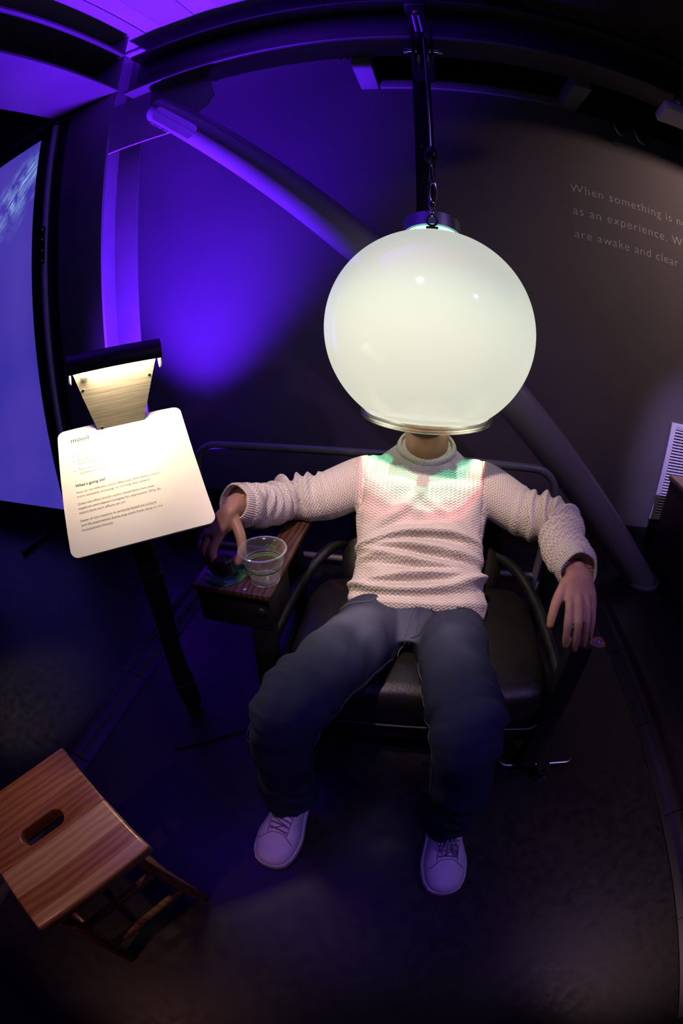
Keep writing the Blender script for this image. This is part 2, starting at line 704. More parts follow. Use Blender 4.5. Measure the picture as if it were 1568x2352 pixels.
def mat_thin(name, base=0.075):
    """thin clear plastic: light passes straight through, edges and glancing parts shine"""
    t = NT(name)
    t.t.nodes.remove(t.p)
    lw = t.n('ShaderNodeLayerWeight')
    lw.inputs['Blend'].default_value = 0.5
    nz = t.noise(t.coords(), 60, 2)
    fac = t.math('ADD', t.math('MULTIPLY', t.math('POWER', lw.outputs['Facing'], 3.0), 0.55), base)
    tr = t.n('ShaderNodeBsdfTransparent')
    tr.inputs['Color'].default_value = (0.985, 0.99, 0.985, 1)
    gl_ = t.n('ShaderNodeBsdfGlossy')
    t.l(t.ramp(nz, [(0.3, (0.10,) * 3), (0.7, (0.20,) * 3)]), gl_.inputs['Roughness'])
    df = t.n('ShaderNodeBsdfDiffuse')
    df.inputs['Color'].default_value = (0.75, 0.77, 0.80, 1)
    a = t.n('ShaderNodeMixShader')
    a.inputs[0].default_value = 0.35
    t.l(gl_.outputs[0], a.inputs[1])
    t.l(df.outputs[0], a.inputs[2])
    b = t.n('ShaderNodeMixShader')
    t.l(fac, b.inputs[0])
    t.l(tr.outputs[0], b.inputs[1])
    t.l(a.outputs[0], b.inputs[2])
    t.l(b.outputs[0], t.out.inputs['Surface'])
    return t.m


M_floor = mat_floor()
M_perf = mat_deck_perf()
M_brush = mat_brushed()
M_knit = mat_knit()
M_rib = mat_knit(True)
M_denim = mat_denim()
M_skin = mat_skin()
M_leather = mat_leather()
M_screen = mat_screen()
M_globe = mat_globe()
M_rim = mat_clear('clear_acrylic_rim', (0.80, 0.78, 0.72), 0.15)
M_pla = mat_thin('clear_cup_plastic')
M_plarim = mat_thin('cup_rim_plastic', 0.42)
M_walnut = mat_wood('dark_walnut', (0.030, 0.014, 0.008), (0.085, 0.040, 0.022), 0.35, rot=PI / 2)
M_panelwhite = pm('white_laminate', (0.80, 0.77, 0.70), 0.30, var=0.02)
M_shoe = pm('white_leather', (0.62, 0.60, 0.62), 0.5, var=0.06, scale=30, bump=0.15, bscale=160)
M_sole = pm('white_rubber', (0.60, 0.58, 0.60), 0.6, var=0.06, scale=40)
M_lace = pm('grey_lace', (0.20, 0.18, 0.22), 0.9, var=0.1, scale=200)
M_hair = pm('dark_hair', (0.012, 0.009, 0.008), 0.6, var=0.3, scale=90, bump=0.5, bscale=300)
M_stitch = pm('pale_stitch', (0.085, 0.085, 0.115), 0.9, var=0.1, scale=300)
M_seam = pm('dark_seam', (0.020, 0.024, 0.045), 0.9, var=0.1, scale=300)
M_greenplate = pm('green_enamel', (0.008, 0.060, 0.030), 0.25, var=0.1, scale=20, coat=0.5)
M_green = pm('green_print', (0.05, 0.42, 0.06), 0.5, var=0.05)
M_whitep = pm('white_print', (0.75, 0.75, 0.75), 0.5, var=0.03)
M_orange = pm('orange_print', (0.75, 0.20, 0.04), 0.4, var=0.1)
M_purple = pm('purple_print', (0.18, 0.10, 0.26), 0.4, var=0.1)
M_gold = pm('gold_edge', (0.62, 0.42, 0.16), 0.3, 0.8, var=0.1)
M_cable = pm('steel_cable', (0.45, 0.45, 0.50), 0.35, 0.9, var=0.2, scale=400)

# ================================================================ THE SETTING
WY = 2.08
floor = struct(box('floor', (-4.5, -3.2, -0.08), (4.5, WY + 0.1, 0.0), M_floor))
tag(floor, 'dark polished concrete floor of the gallery')

# back wall: full height on the left, up to a ledge on the right
wv, wf = [], []
mb = MB()
mb.add(*box_data((-4.5, WY, 0), (-0.32, WY + 0.1, 2.86)))
mb.add(*box_data((-0.32, WY, 0), (4.5, WY + 0.1, 2.31)))
wall = struct(mb.build('wall_back', M_wall))
tag(wall, 'matt grey back wall washed blue at the left, with a quotation at the right')
bb = struct(box('baseboard_back', (-4.5, WY - 0.012, 0.0), (4.5, WY, 0.10), M_rubber, bev=0.003))
tag(bb, 'black rubber baseboard along the back wall')
lg = struct(box('trim_1', (-0.225, WY - 0.02, 2.312), (0.66, WY + 0.05, 2.365), M_steel, bev=0.002))
tag(lg, 'steel ledge on top of the back wall behind the beam')
vd = struct(box('wall_void', (-0.4, WY + 0.5, 2.0), (4.5, WY + 0.52, 2.9), M_void))
tag(vd, 'black void above the back wall')

# wall lettering (three lines, cut by the edge of the picture)
for body, x, z, wd in (('When something is no', 0.663, 1.795, 0.685), ('as an experience. We', 0.672, 1.672, 0.672), ('are awake and clear', 0.678, 1.550, 0.600)):
    Mt = basis((x, WY - 0.0006, z), (1, 0, 0), (0, 0, 1), (0, -1, 0))
    text('lettering', body, 0.086, Mt, M_letter, wall, width=wd, spacing=1.12, extrude=0.0002, offset=-0.0012)

# ceiling: decking pans running away from the viewer, alternately plain and perforated
ZC = 2.80
ceil = struct(box('ceiling', (-4.5, -3.2, ZC + 0.06), (4.5, WY + 0.6, ZC + 0.10), M_void))
tag(ceil, 'metal deck ceiling of plain and perforated pans')
edges = [-2.30, -2.02, -1.83, -1.60, -1.45, -1.297, -1.20, -1.02, -0.90, -0.73, -0.60, -0.43, -0.30, -0.13, 0.0, 0.17, 0.30]
for i in range(len(edges) - 1):
    a, b = edges[i], edges[i + 1]
    gap = 0.003 if i == 5 else 0.0008
    box('deck_pan', (a + gap, -2.5, ZC - (0.0 if i % 2 else 0.004)), (b - gap, WY - 0.001, ZC + 0.03), M_perf if i % 2 == 0 else M_deck, ceil)

# brown soffit panel with a rounded corner in front of the beam at the right
sp = [(3.0, -1.8), (3.0, 1.575)]
for k in range(9):
    a = math.radians(90 + 90 * k / 8)
    sp.append((0.39 + 0.12 + 0.12 * math.cos(a), 1.575 - 0.12 + 0.12 * math.sin(a)))
sp.append((0.39, -1.8))
o = prism('ceiling_baffle', sp, 0.05, Matrix.Translation((0, 0, 2.645)), M_fab)
tag(o, 'brown fabric ceiling baffle with rounded corner above the long beam', 'baffle')

# ---------------------------------------------------------------- steel frame
def ibeam(name, label, a0, a1, axis, c, z0, z1, wd, ft=0.018, wt=0.012):
    """I-beam along axis x or y, centred at c across"""
    t = thing(name, label, 'beam', (0, 0, 0))
    h = wd / 2

    def bx(nm, q0, q1, zz0, zz1):
        if axis == 'x':
            return box(nm, (a0, q0, zz0), (a1, q1, zz1), M_beam, t, bev=0.003)
        return box(nm, (q0, a0, zz0), (q1, a1, zz1), M_beam, t, bev=0.003)
    bx('bottom_flange', c - h, c + h, z0, z0 + ft)
    bx('top_flange', c - h, c + h, z1 - ft, z1)
    bx('web', c - wt / 2, c + wt / 2, z0 + ft - 0.004, z1 - ft + 0.004)
    return t


bt = ibeam('steel_beam', 'long dark steel beam crossing over the seated person', -1.36, 4.0, 'x', 1.695, 2.356, 2.635, 0.19)
for x, y in ((-0.36, 0), (-0.33, 0), (-0.30, 0), (-0.24, 0), (-0.215, 0), (-0.95, 0)):   # weld beads along the far lower edge
    lathe('weld_bead', [(0, -0.008), (0.006, -0.005), (0.009, 0), (0.006, 0.005), (0, 0.008)], (x, 1.788, 2.353), M_beam, bt, n=10)
for x in (-1.28, -1.24):
    lathe('bolt', [(0, 0.010), (0.010, 0.009), (0.013, 0.004), (0.013, 0)], (x, 1.689, 2.50), M_beam, bt, n=6, axis=(0, -1, 0))
b2 = ibeam('steel_beam', 'short steel beam running from the column towards the viewer', -2.4, 1.545, 'y', -1.55, 2.356, 2.635, 0.40)
for y in (1.30, 1.37):
    lathe('bolt', [(0, 0.012), (0.012, 0.011), (0.016, 0.005), (0.016, 0)], (-1.544, y, 2.47), M_beam, b2, n=6, axis=(1, 0, 0))

col = thing('steel_column', 'steel wide-flange column lit blue between its flanges', 'column', (-1.52, 1.69, 0))
box('front_flange', (-1.67, 1.545, 0), (-1.372, 1.563, 2.80), M_steel, col, bev=0.003)
box('rear_flange', (-1.67, 1.815, 0), (-1.372, 1.833, 2.80), M_steel, col, bev=0.003)
box('web', (-1.527, 1.56, 0), (-1.513, 1.818, 2.80), M_steel, col)

br = thing('diagonal_brace', 'thick round steel brace slanting from the column top to the floor', 'brace', (1.15, 1.69, 0))
p0, p1 = V((-1.185, 1.69, 2.205)), V((1.20, 1.69, -0.04))
dv = (p1 - p0).normalized()
tube('pipe', [p0, p0 + dv * 0.4, p0 + dv * 1.5, p1], 0.076, M_steel, br, n=40, cap=False)
lathe('end_cap', [(0, 0.0), (0.050, 0.002), (0.072, 0.010), (0.076, 0.024)], p0 - dv * 0.02, M_steel, br, n=40, axis=dv)
gp = [(-1.513, 2.352), (-1.513, 2.045), (-1.12, 2.035), (-1.085, 2.06), (-0.93, 2.14), (-0.90, 2.20), (-0.945, 2.352)]
prism('gusset_plate', gp, 0.014, basis((0, 1.697, 0), (1, 0, 0), (0, 0, 1), (0, -1, 0)), M_steel, br)
# slotted knife plate welded on the pipe
up_n = V((dv.z * -1, 0, dv.x))
n_out = V((0, -1, 0))
kc = p0 + dv * 0.20
kn = (n_out * 0.90 + V((-dv.z, 0, dv.x)) * -0.25).normalized()
mk = basis(kc + kn * 0.0655, dv, kn.cross(dv), kn)
prism('slot_plate', rrect(0.30, 0.075, 0.02), 0.010, mk, M_steel, br)
for sgn in (1,):
    pts = [p0 + dv * (0.03 + 0.004 * k) + V((-dv.z, 0, dv.x)) * -0.074 + V((random.uniform(-.002, .002), -0.02 + random.uniform(-.002, .002), random.uniform(-.002, .002))) for k in range(38)]
    tube('weld_seam', pts, 0.006, M_steel, br, n=6)
lathe('base_collar', [(0.105, 0.0), (0.105, 0.012), (0.085, 0.012)], (1.165, 1.69, 0), M_steel, br, n=40)

for x0, lab in ((-0.318, 'steel joist lit blue above the left of the hanging post'), (0.655, 'dim steel joist above the wall quotation')):
    o = box('ceiling_joist', (x0, 1.792, 2.312), (x0 + 0.085, WY + 0.4, 2.40), M_steel, bev=0.003)
    tag(o, lab, 'joist', 'joists over the back wall')

# ---------------------------------------------------------------- projection screen beside the column
sc = thing('projection_screen', 'large projection screen in a black border beside the column', 'screen', (-2.4, 1.53, 0.0))
box('cloth', (-3.4, 1.532, 0.155), (-1.862, 1.540, 2.285), M_screen, sc)
mb = MB()
mb.add(*box_data((-1.866, 1.528, 0.10), (-1.775, 1.548, 2.35)))
mb.add(*box_data((-3.4, 1.528, 2.28), (-1.775, 1.546, 2.35)))
mb.add(*box_data((-3.4, 1.528, 0.10), (-1.775, 1.546, 0.162)))
mb.build('border', M_void, sc)
box('frame_strip', (-1.775, 1.522, 0.06), (-1.752, 1.545, 2.33), M_ventw, sc, bev=0.002)
hg = box('hinge', (-1.779, 1.515, 1.50), (-1.749, 1.523, 1.70), M_blacksat, sc, bev=0.001)
for z in (1.515, 1.57, 1.63, 1.685):
    lathe('screw', [(0, 0.003), (0.003, 0.002), (0.004, 0)], (-1.764, 1.515, z), M_chrome, hg, n=8, axis=(0, -1, 0))
box('edge_dark_sheet', (-1.752, 1.56, 0.02), (-1.672, 1.575, 2.35), M_void, sc)  # added black sheet standing in for the dark gap beside the column
for x in (-2.05, -3.0):
    tube('foot', [(x, 1.56, 0.12), (x, 1.56, 0.02)], 0.016, M_blacksat, sc, n=10)
    tube('foot', [(x, 1.25, 0.016), (x, 1.85, 0.016)], 0.015, M_blacksat, sc, n=10)
tube('cross_bar', [(-3.4, 1.56, 0.085), (-1.95, 1.56, 0.085)], 0.014, M_alu, sc, n=10)
o = box('side_dark_sheet', (-4.4, 1.92, 0.0), (-1.70, 1.94, 2.35), M_void)  # added black sheet, stands in for the darkness behind the screen
tag(o, 'added black sheet for the darkness behind the projection screen', 'curtain')

# ---------------------------------------------------------------- guard rail behind the chair
gr = thing('guard_rail', 'low round-cornered steel guard rail behind the chair', 'rail', (-0.2, 1.58, 0))
pts = [(-0.955, 1.58, 0.012), (-0.955, 1.58, 0.44)]
for k in range(1, 8):
    a = math.radians(180 - 90 * k / 7)
    pts.append((-0.955 + 0.10 + 0.10 * math.cos(a), 1.58, 0.44 + 0.10 * math.sin(a)))
for k in range(0, 8):
    a = math.radians(90 - 90 * k / 7)
    pts.append((0.535 - 0.10 + 0.10 * math.cos(a), 1.58, 0.44 + 0.10 * math.sin(a)))
pts.append((0.535, 1.58, 0.012))
tube('hoop', pts, 0.0165, M_steel, gr, n=16)
tube('lower_bar', [(-0.955, 1.58, 0.055), (0.535, 1.58, 0.055)], 0.013, M_steel, gr, n=12)
for x in (-0.955, 0.535):
    lathe('foot_plate', [(0, 0), (0.045, 0), (0.045, 0.008), (0.017, 0.010)], (x, 1.58, 0), M_steel, gr, n=24)

# floor-standing blue wash lamp behind the sign
fl = thing('floor_wash_lamp', 'black floor lamp throwing blue light up behind the sign', 'lamp', (-1.15, 1.63, 0))
lathe('housing', [(0, 0.01), (0.055, 0.01), (0.066, 0.03), (0.070, 0.115), (0.062, 0.115), (0.058, 0.06), (0, 0.06)], (-1.15, 1.63, 0), M_black, fl, n=32)
lathe('lens', [(0, 0.075), (0.05, 0.074), (0.059, 0.066)], (-1.15, 1.63, 0), emis('blue_lens', (0.10, 0.02, 1.0), 2.0), fl, n=32)
tube('yoke', [(-1.23, 1.63, 0.085), (-1.235, 1.63, 0.01), (-1.15, 1.63, 0.006), (-1.065, 1.63, 0.01), (-1.07, 1.63, 0.085)], 0.007, M_black, fl, n=8)
for s in (-1, 1):
    lathe('knob', [(0, 0.018), (0.010, 0.017), (0.012, 0.0)], (-1.15 + s * 0.085, 1.63, 0.085), M_alu, fl, n=12, axis=(s, 0, 0))

# ---------------------------------------------------------------- cable covers on the floor
for x0, x1, lab in ((-0.905, -0.865, 'low black cable cover on the floor behind the sign post'), (0.925, 0.845, 'low black cable cover on the floor right of the chair')):
    t = thing('cable_cover', lab, 'cable cover', (x0, 0.8, 0), 'half-round cable covers on the floor')
    pr = [(-0.062, 0.0), (-0.060, 0.003), (-0.036, 0.007), (-0.030, 0.010), (-0.020, 0.018), (0, 0.022), (0.020, 0.018), (0.030, 0.010), (0.036, 0.007), (0.060, 0.003), (0.062, 0.0)]
    A, B = V((x0, -0.4 if x0 < 0 else -0.3, 0)), V((x1, 1.53, 0))
    dr = (B - A).normalized()
    sd = V((dr.y, -dr.x, 0))
    nseg = 5
    for i in range(nseg):
        p = A.lerp(B, i / nseg)
        q = A.lerp(B, (i + 1) / nseg - 0.002)
        M0 = basis(p, sd, (0, 0, 1), dr)
        prism('cover_section', pr, (q - p).length, M0, M_rubber, t, smooth=True)

# floor badge sticker beside the chair
t = thing('floor_sticker', 'small orange and purple emblem sticker on the floor by the resting hand', 'sticker', (0.772, 1.222, 0))
cb = V((0.772, 1.222, 0.0005))
ang = math.radians(12)
bx_, by_ = V((math.cos(ang), math.sin(ang), 0)), V((-math.sin(ang), math.cos(ang), 0))


def sticker(name, pts, z, mat):
    prism(name, pts, 0.0006, basis(cb + V((0, 0, z)), bx_, by_, (0, 0, 1)), mat, t)


out = [(0.040 * math.cos(a) * (1.0 if abs(math.cos(a)) < .93 else 1.12), 0.030 * math.sin(a)) for a in [2 * PI * k / 16 for k in range(16)]]
sticker('gold_border', out, 0.0, M_gold)
sticker('dark_field', [(x * 0.88, y * 0.86) for x, y in out], 0.0006, M_purple)
sticker('orange_banner', [(-0.026, 0.004), (-0.020, 0.017), (0.004, 0.020), (0.006, 0.013), (-0.012, 0.010), (-0.018, 0.002)], 0.0012, M_orange)
sticker('orange_swoosh', [(-0.010, -0.015), (0.026, -0.018), (0.031, -0.004), (0.018, -0.002), (0.006, -0.010)], 0.0012, M_orange)
sticker('white_mark', [(-0.006, 0.000), (0.004, 0.006), (0.008, 0.001), (0.002, -0.004)], 0.0014, M_whitep)

# ---------------------------------------------------------------- vent grille on the wall and cabinet at the right
vt = thing('vent_grille', 'white slatted vent grille low on the back wall', 'vent', (1.6, WY, 0.15))
VX0, VX1, VZ0, VZ1 = 1.335, 1.95, 0.155, 0.72
for lo, hi in (((VX0, WY - 0.012, VZ0), (VX0 + 0.035, WY, VZ1)), ((VX1 - 0.035, WY - 0.012, VZ0), (VX1, WY, VZ1)),
               ((VX0 + 0.034, WY - 0.012, VZ1 - 0.035), (VX1 - 0.034, WY, VZ1)), ((VX0 + 0.034, WY - 0.012, VZ0), (VX1 - 0.034, WY, VZ0 + 0.025))):
    box('frame', lo, hi, M_ventw, vt, bev=0.003)
box('back_plate', (VX0 + 0.03, WY - 0.003, VZ0 + 0.02), (VX1 - 0.03, WY, VZ1 - 0.03), M_void, vt)
ns = 30
for i in range(ns):
    z = VZ0 + 0.034 + (VZ1 - VZ0 - 0.078) * i / (ns - 1)
    Ms = Matrix.Translation((0, WY - 0.008, z)) @ Matrix.Rotation(math.radians(28), 4, 'X')
    box('slat', (VX0 + 0.034, -0.006, -0.0018), (VX1 - 0.034, 0.006, 0.0018), M_ventw, vt, M=Ms)
for k in range(14):
    x = VX0 + 0.05 + k * 0.04
    box('rear_blade', (x, WY - 0.0045, VZ0 + 0.03), (x + 0.004, WY - 0.0032, VZ1 - 0.036), M_ventw, vt)

cb_ = thing('cabinet', 'dark low cabinet with a pale wood top at the right edge', 'cabinet', (1.8, 1.6, 0))
box('body', (1.315, 1.18, 0.02), (2.3, 1.93, 0.45), pm('dark_maroon_laminate', (0.030, 0.012, 0.010), 0.5, var=0.1), cb_, bev=0.004)
box('top', (1.308, 1.17, 0.45), (2.31, 1.94, 0.476), mat_wood('maple_top', (0.36, 0.20, 0.10), (0.50, 0.30, 0.16), 0.4), cb_, bev=0.004)
box('plinth', (1.34, 1.22, 0.0), (2.28, 1.90, 0.022), M_black, cb_)

# ---------------------------------------------------------------- white box and small dark spotlights under the beam
wb = thing('wireless_box', 'white rounded box hanging under the beam at the right edge', 'box', (1.12, 1.57, 2.19))
Mw = Matrix.Translation((1.12, 1.585, 2.215)) @ Matrix.Rotation(math.radians(-8), 4, 'Z')
box('housing', (-0.135, -0.085, -0.028), (0.135, 0.085, 0.028), M_white, wb, bev=0.016, M=Mw)
tube('bracket', [(1.10, 1.56, 2.24), (1.10, 1.56, 2.30), (1.10, 1.60, 2.352)], 0.010, M_alu, wb, n=10)
lathe('clamp', [(0, -0.02), (0.018, -0.02), (0.018, 0.02), (0, 0.02)], (1.10, 1.58, 2.325), M_alu, wb, n=12, axis=(0, 1, 0))
for (x, y, z, lab) in ((0.95, 2.02, 2.262, 'small dark spotlight under the beam left of its twin'), (1.06, 2.00, 2.245, 'small dark spotlight with a wire tail nearest the white box')):
    t = thing('small_spotlight', lab, 'spotlight', (x, y, z), 'dark spotlights below the beam')
    lathe('can', [(0, -0.045), (0.024, -0.045), (0.027, -0.03), (0.027, 0.035), (0.022, 0.035), (0.020, 0.02), (0, 0.02)], (x, y, z), M_blacksat, t, n=20, axis=(0.2, -0.7, -0.7))
    tube('stem', [(x, y, z), (x, y + 0.01, z + 0.05), (x, WY, z + 0.06)], 0.006, M_blacksat, t, n=8)
    tube('wire', [(x - 0.03, y, z + 0.05), (x - 0.035, y - 0.01, z), (x - 0.01, y, z - 0.05), (x + 0.02, y, z - 0.06)], 0.0025, M_alu, t, n=6)

# ---------------------------------------------------------------- hanging post, pulley, cable
hp = thing('hanging_post', 'black square steel post hanging from the beam behind the cable', 'post', (-0.02, 1.55, 1.40))
mb = MB()
mb.add(*box_data((-0.052, 1.53, 1.60), (0.012, 1.594, 2.80)))
mb.build('tube', M_blacksat, hp)
mb = MB()
for lo, hi in (((-0.052, 1.53, 1.36), (-0.030, 1.594, 1.60)), ((0.000, 1.53, 1.36), (0.012, 1.594, 1.60)), ((-0.031, 1.53, 1.36), (0.001, 1.594, 1.40))):
    mb.add(*box_data(lo, hi))
mb.build('slotted_end', M_blacksat, hp)
box('slot_plate', (-0.0305, 1.575, 1.399), (0.0005, 1.590, 1.60), M_alu, hp)
box('top_clamp', (-0.062, 1.52, 2.52), (0.022, 1.600, 2.66), M_black, hp, bev=0.004)
for z in (1.72, 2.05):
    lathe('screw', [(0, 0.003), (0.004, 0.002), (0.005, 0)], (-0.03, 1.53, z), M_alu, hp, n=8, axis=(0, -1, 0))

pu = thing('pulley_block', 'black pulley block on a bracket carrying the cable', 'pulley', (0.0, 1.3, 1.95))
lathe('wheel', [(0.012, -0.018), (0.075, -0.018), (0.075, -0.010), (0.062, 0.0), (0.075, 0.010), (0.075, 0.018), (0.012, 0.018)], (-0.005, 1.272, 2.02), M_rubber, pu, n=40, axis=(1, 0, 0))
for s in (-1, 1):
    box('side_plate', (-0.005 + s * 0.028 - 0.004, 1.20, 1.95), (-0.005 + s * 0.028 + 0.004, 1.345, 2.13), M_blacksat, pu, bev=0.003)
tube('axle', [(-0.058, 1.272, 2.02), (0.048, 1.272, 2.02)], 0.008, M_chrome, pu, n=12)
for x in (-0.058, 0.048):
    lathe('axle_nut', [(0, -0.006), (0.012, -0.006), (0.012, 0.006), (0, 0.006)], (x, 1.272, 2.02), M_alu, pu, n=6, axis=(1, 0, 0))
mb = MB()
mb.add(*box_data((-0.040, 1.33, 2.03), (0.030, 1.53, 2.09)))
mb.build('arm', M_blacksat, pu)
for s in (-0.010, 0.008):
    tube('eye_rod', [(s - 0.008, 1.272, 2.12), (s - 0.016, 1.275, 2.22)], 0.0045, M_chrome, pu, n=8)
lathe('rod_knob', [(0, 0.012), (0.01, 0.010), (0.013, 0.0), (0.01, -0.01), (0, -0.012)], (-0.014, 1.275, 2.235), M_gold, pu, n=12)

ca = thing('suspension_cable', 'thin steel cable with black ball stop, snap hook and links above the globe', 'cable', (0, 1.2, 1.35))
tube('cable', [(0, 1.197, 2.03), (0, 1.2, 1.80), (0, 1.2, 1.50)], 0.0032, M_cable, ca, n=8)
lathe('ball_stop', [(0, 0.032), (0.008, 0.030), (0.017, 0.016), (0.020, 0.0), (0.017, -0.016), (0.008, -0.028), (0, -0.030)], (0.001, 1.2, 1.553), M_rubber, ca, n=24)
lathe('ferrule', [(0, 0.012), (0.0055, 0.012), (0.0055, -0.012), (0, -0.012)], (0, 1.2, 1.505), M_chrome, ca, n=12)


def ring(cx, cz, rx, rz, yaw=0.0, n=20):
    return [V((cx + rx * math.sin(2 * PI * k / n) * math.cos(yaw), 1.2 + rx * math.sin(2 * PI * k / n) * math.sin(yaw), cz + rz * math.cos(2 * PI * k / n))) for k in range(n)]


tube('thimble', ring(0, 1.480, 0.006, 0.018), 0.0016, M_cable, ca, n=6, closed=True)
tube('snap_hook', ring(0.002, 1.438, 0.009, 0.034), 0.0035, M_chrome, ca, n=8, closed=True)
lathe('swivel', [(0, 0.012), (0.007, 0.010), (0.010, 0.0), (0.007, -0.010), (0, -0.012)], (0, 1.2, 1.398), M_chrome, ca, n=16)
for i, z in enumerate((1.384, 1.371)):
    tube('chain_link', ring(0, z, 0.006, 0.010, yaw=PI / 2 * (i % 2)), 0.0024, M_chrome, ca, n=6, closed=True)

# ---------------------------------------------------------------- the glowing globe
GC, GR = V((0.0, 1.20, 1.04)), 0.281
gl = thing('glowing_globe', 'large milky white glowing globe over the seated person\'s head', 'globe', GC)
prof = []
a0 = math.asin(0.150 / GR)
for k in range(57):
    a = a0 + (PI - 0.16 - a0) * k / 56
    prof.append((GR * math.sin(a), -GR * math.cos(a)))
shell_in = [(r * 0.986, h * 0.986) for r, h in reversed(prof)]
lathe('shell', prof, GC, M_globe, gl, n=96, smooth='all')
lathe('bottom_rim', [(0.140, -0.2405), (0.172, -0.2445), (0.181, -0.240), (0.183, -0.228), (0.176, -0.222), (0.158, -0.2335), (0.150, -0.238)], GC, M_rim, gl, n=96, closed=True)
# lamp housing on the upper back of the globe
tz = V((0, 0.36, 0.93)).normalized()
co = GC + tz * (GR - 0.004)
lathe('lamp_housing', [(0.081, 0.020), (0.083, 0.020), (0.083, 0.066), (0.076, 0.070), (0.0, 0.070)], co, M_alu, gl, n=64, axis=tz)
lathe('lamp_lens', [(0.0, 0.034), (0.055, 0.032), (0.080, 0.016)], co, emis('green_lens', (0.35, 1.0, 0.72), 1.6), gl, n=48, axis=tz)
eb = GC + V((0, -0.012, GR))
box('eyebolt_base', (-0.016, eb.y - 0.010, eb.z - 0.004), (0.016, eb.y + 0.012, eb.z + 0.008), M_black, gl, bev=0.002)
tube('eyebolt', [(math.sin(2 * PI * k / 20) * 0.0135, eb.y + 0.012, eb.z + 0.027 + 0.0135 * math.cos(2 * PI * k / 20)) for k in range(20)], 0.0035, M_black, gl, n=8, closed=True)
tube('eyebolt_stem', [(0, eb.y + 0.008, eb.z + 0.004), (0, eb.y + 0.012, eb.z + 0.014)], 0.005, M_black, gl, n=8)
# coloured LEDs at the top inside the globe, shining down and out through the neck opening
for nm, lo, c, e in (('red_led', (0.006, 1.190, 1.240), (1.0, 0.10, 0.14), 24), ('green_led', (-0.006, 1.118, 1.258), (0.06, 1.0, 0.50), 16), ('white_led', (0.0, 1.150, 1.252), (0.80, 1.0, 0.72), 21)):
    spot(nm, lo, (lo[0], lo[1], 0), c, e, 150, 0.6, 0.006)

# ================================================================ READING SIGN
SY_, ST_ = math.radians(42.2), math.radians(34.3)
sr = V((math.cos(SY_), math.sin(SY_), 0))
su = V((-math.sin(SY_) * math.cos(ST_), math.cos(SY_) * math.cos(ST_), math.sin(ST_)))
sn = sr.cross(su)
scn = V((-0.588, 0.680, 0.791))
SW, SH = 0.304, 0.325
sg = thing('exhibit_sign', 'white tilted reading sign on a black post with its own hooded lamp', 'sign', (-0.607, 0.70, 0))
Mp = basis(scn, sr, su, sn)
panel = prism('panel', rrect(SW, SH, 0.018, 8), 0.005, Mp @ Matrix.Translation((0, 0, -0.005)), M_panelwhite, sg)
prism('backing', rrect(SW - 0.004, SH - 0.004, 0.017, 8), 0.012, Mp @ Matrix.Translation((0, -0.001, -0.0172)), M_black, sg)


def stext(body, u, v, width, size=0.01, mat=M_ink, bold=0.0, sp=1.04):
    M_ = Mp @ Matrix.Translation((-SW / 2 + u * SW, SH / 2 - v * SH, 0.0004))
    return text('text_line', body, size, M_, mat, panel, width=width * SW if width else None, spacing=sp, offset=bold)


stext('mood', 0.105, 0.126, 0.145, 0.02, bold=0.0004)
stext('This is', 0.105, 0.172, 0.085)
stext('Sit down', 0.145, 0.250, 0.105)
stext('Gently pull', 0.145, 0.300, 0.135)
stext('several', 0.635, 0.300, 0.085)
stext('Look straight', 0.145, 0.330, 0.160)
stext('effect', 0.60, 0.330, 0.070)
stext('Turn the knob', 0.145, 0.381, 0.165)
stext('moments with each', 0.145, 0.412, 0.215)
stext('What\u2019s going on?', 0.105, 0.506, 0.225, bold=0.0003)
stext('How do the different colors affect you? Are certain colors', 0.105, 0.557, 0.612)
stext('more enjoyable, arousing, or calming than others?', 0.105, 0.590, 0.535)
stext('Color can affect mood\u2014some researchers have even', 0.105, 0.645, 0.556)
stext('explored color-based therapies for depression. Why do', 0.105, 0.678, 0.592)
stext('colors have such effects on us?', 0.105, 0.711, 0.333)
stext('Some of our reaction is certainly based on culture', 0.105, 0.768, 0.538)
stext('and life experience. Some may stem from deep in our', 0.105, 0.801, 0.578)
stext('evolutionary history.', 0.105, 0.834, 0.222)
for v in (0.247, 0.297, 0.377):
    c0 = Mp @ V((-SW / 2 + 0.112 * SW, SH / 2 - v * SH, 0.0003))
    lathe('bullet', [(0, 0.0002), (0.0016, 0.0002), (0.0016, 0)], c0, M_inkb, panel, n=12, axis=sn)

# post, cable along it and floor plate
Mpost = Matrix.Translation((-0.607, 0.700, 0)) @ Matrix.Rotation(SY_ - 0.05, 4, 'Z')
box('post', (-0.020, -0.020, 0.008), (0.020, 0.020, 0.765), M_blacksat, sg, M=Mpost, bev=0.003)
pp = []
for k in range(26):
    z = 0.03 + 0.70 * k / 25
    q = Mpost @ V((0.021 + 0.004 * math.sin(z * 17), -0.010 + 0.006 * math.sin(z * 11 + 1), z))
    pp.append(q)
tube('power_cord', pp, 0.0075, M_rubber, sg, n=8)
pp = [Mpost @ V((-0.020 - 0.003 * math.sin(0.5 + 0.7 * k / 2.0), -0.006, 0.05 + 0.028 * k)) for k in range(24)]
tube('power_cord', pp, 0.006, M_rubber, sg, n=8)
for z in (0.13, 0.33, 0.52):
    box('cable_tie', (-0.030, -0.024, z), (0.033, 0.024, z + 0.012), M_black, sg, M=Mpost, bev=0.003)
Mb = Matrix.Translation((-0.575, 0.712, 0)) @ Matrix.Rotation(math.radians(38), 4, 'Z')
prism('base_plate', rrect(0.262, 0.262, 0.022), 0.008, Mb, M_blacksat, sg)
# stay under the panel
box('panel_bracket', (-0.05, -0.06, -0.034), (0.05, 0.06, -0.017), M_blacksat, sg, M=Mp)

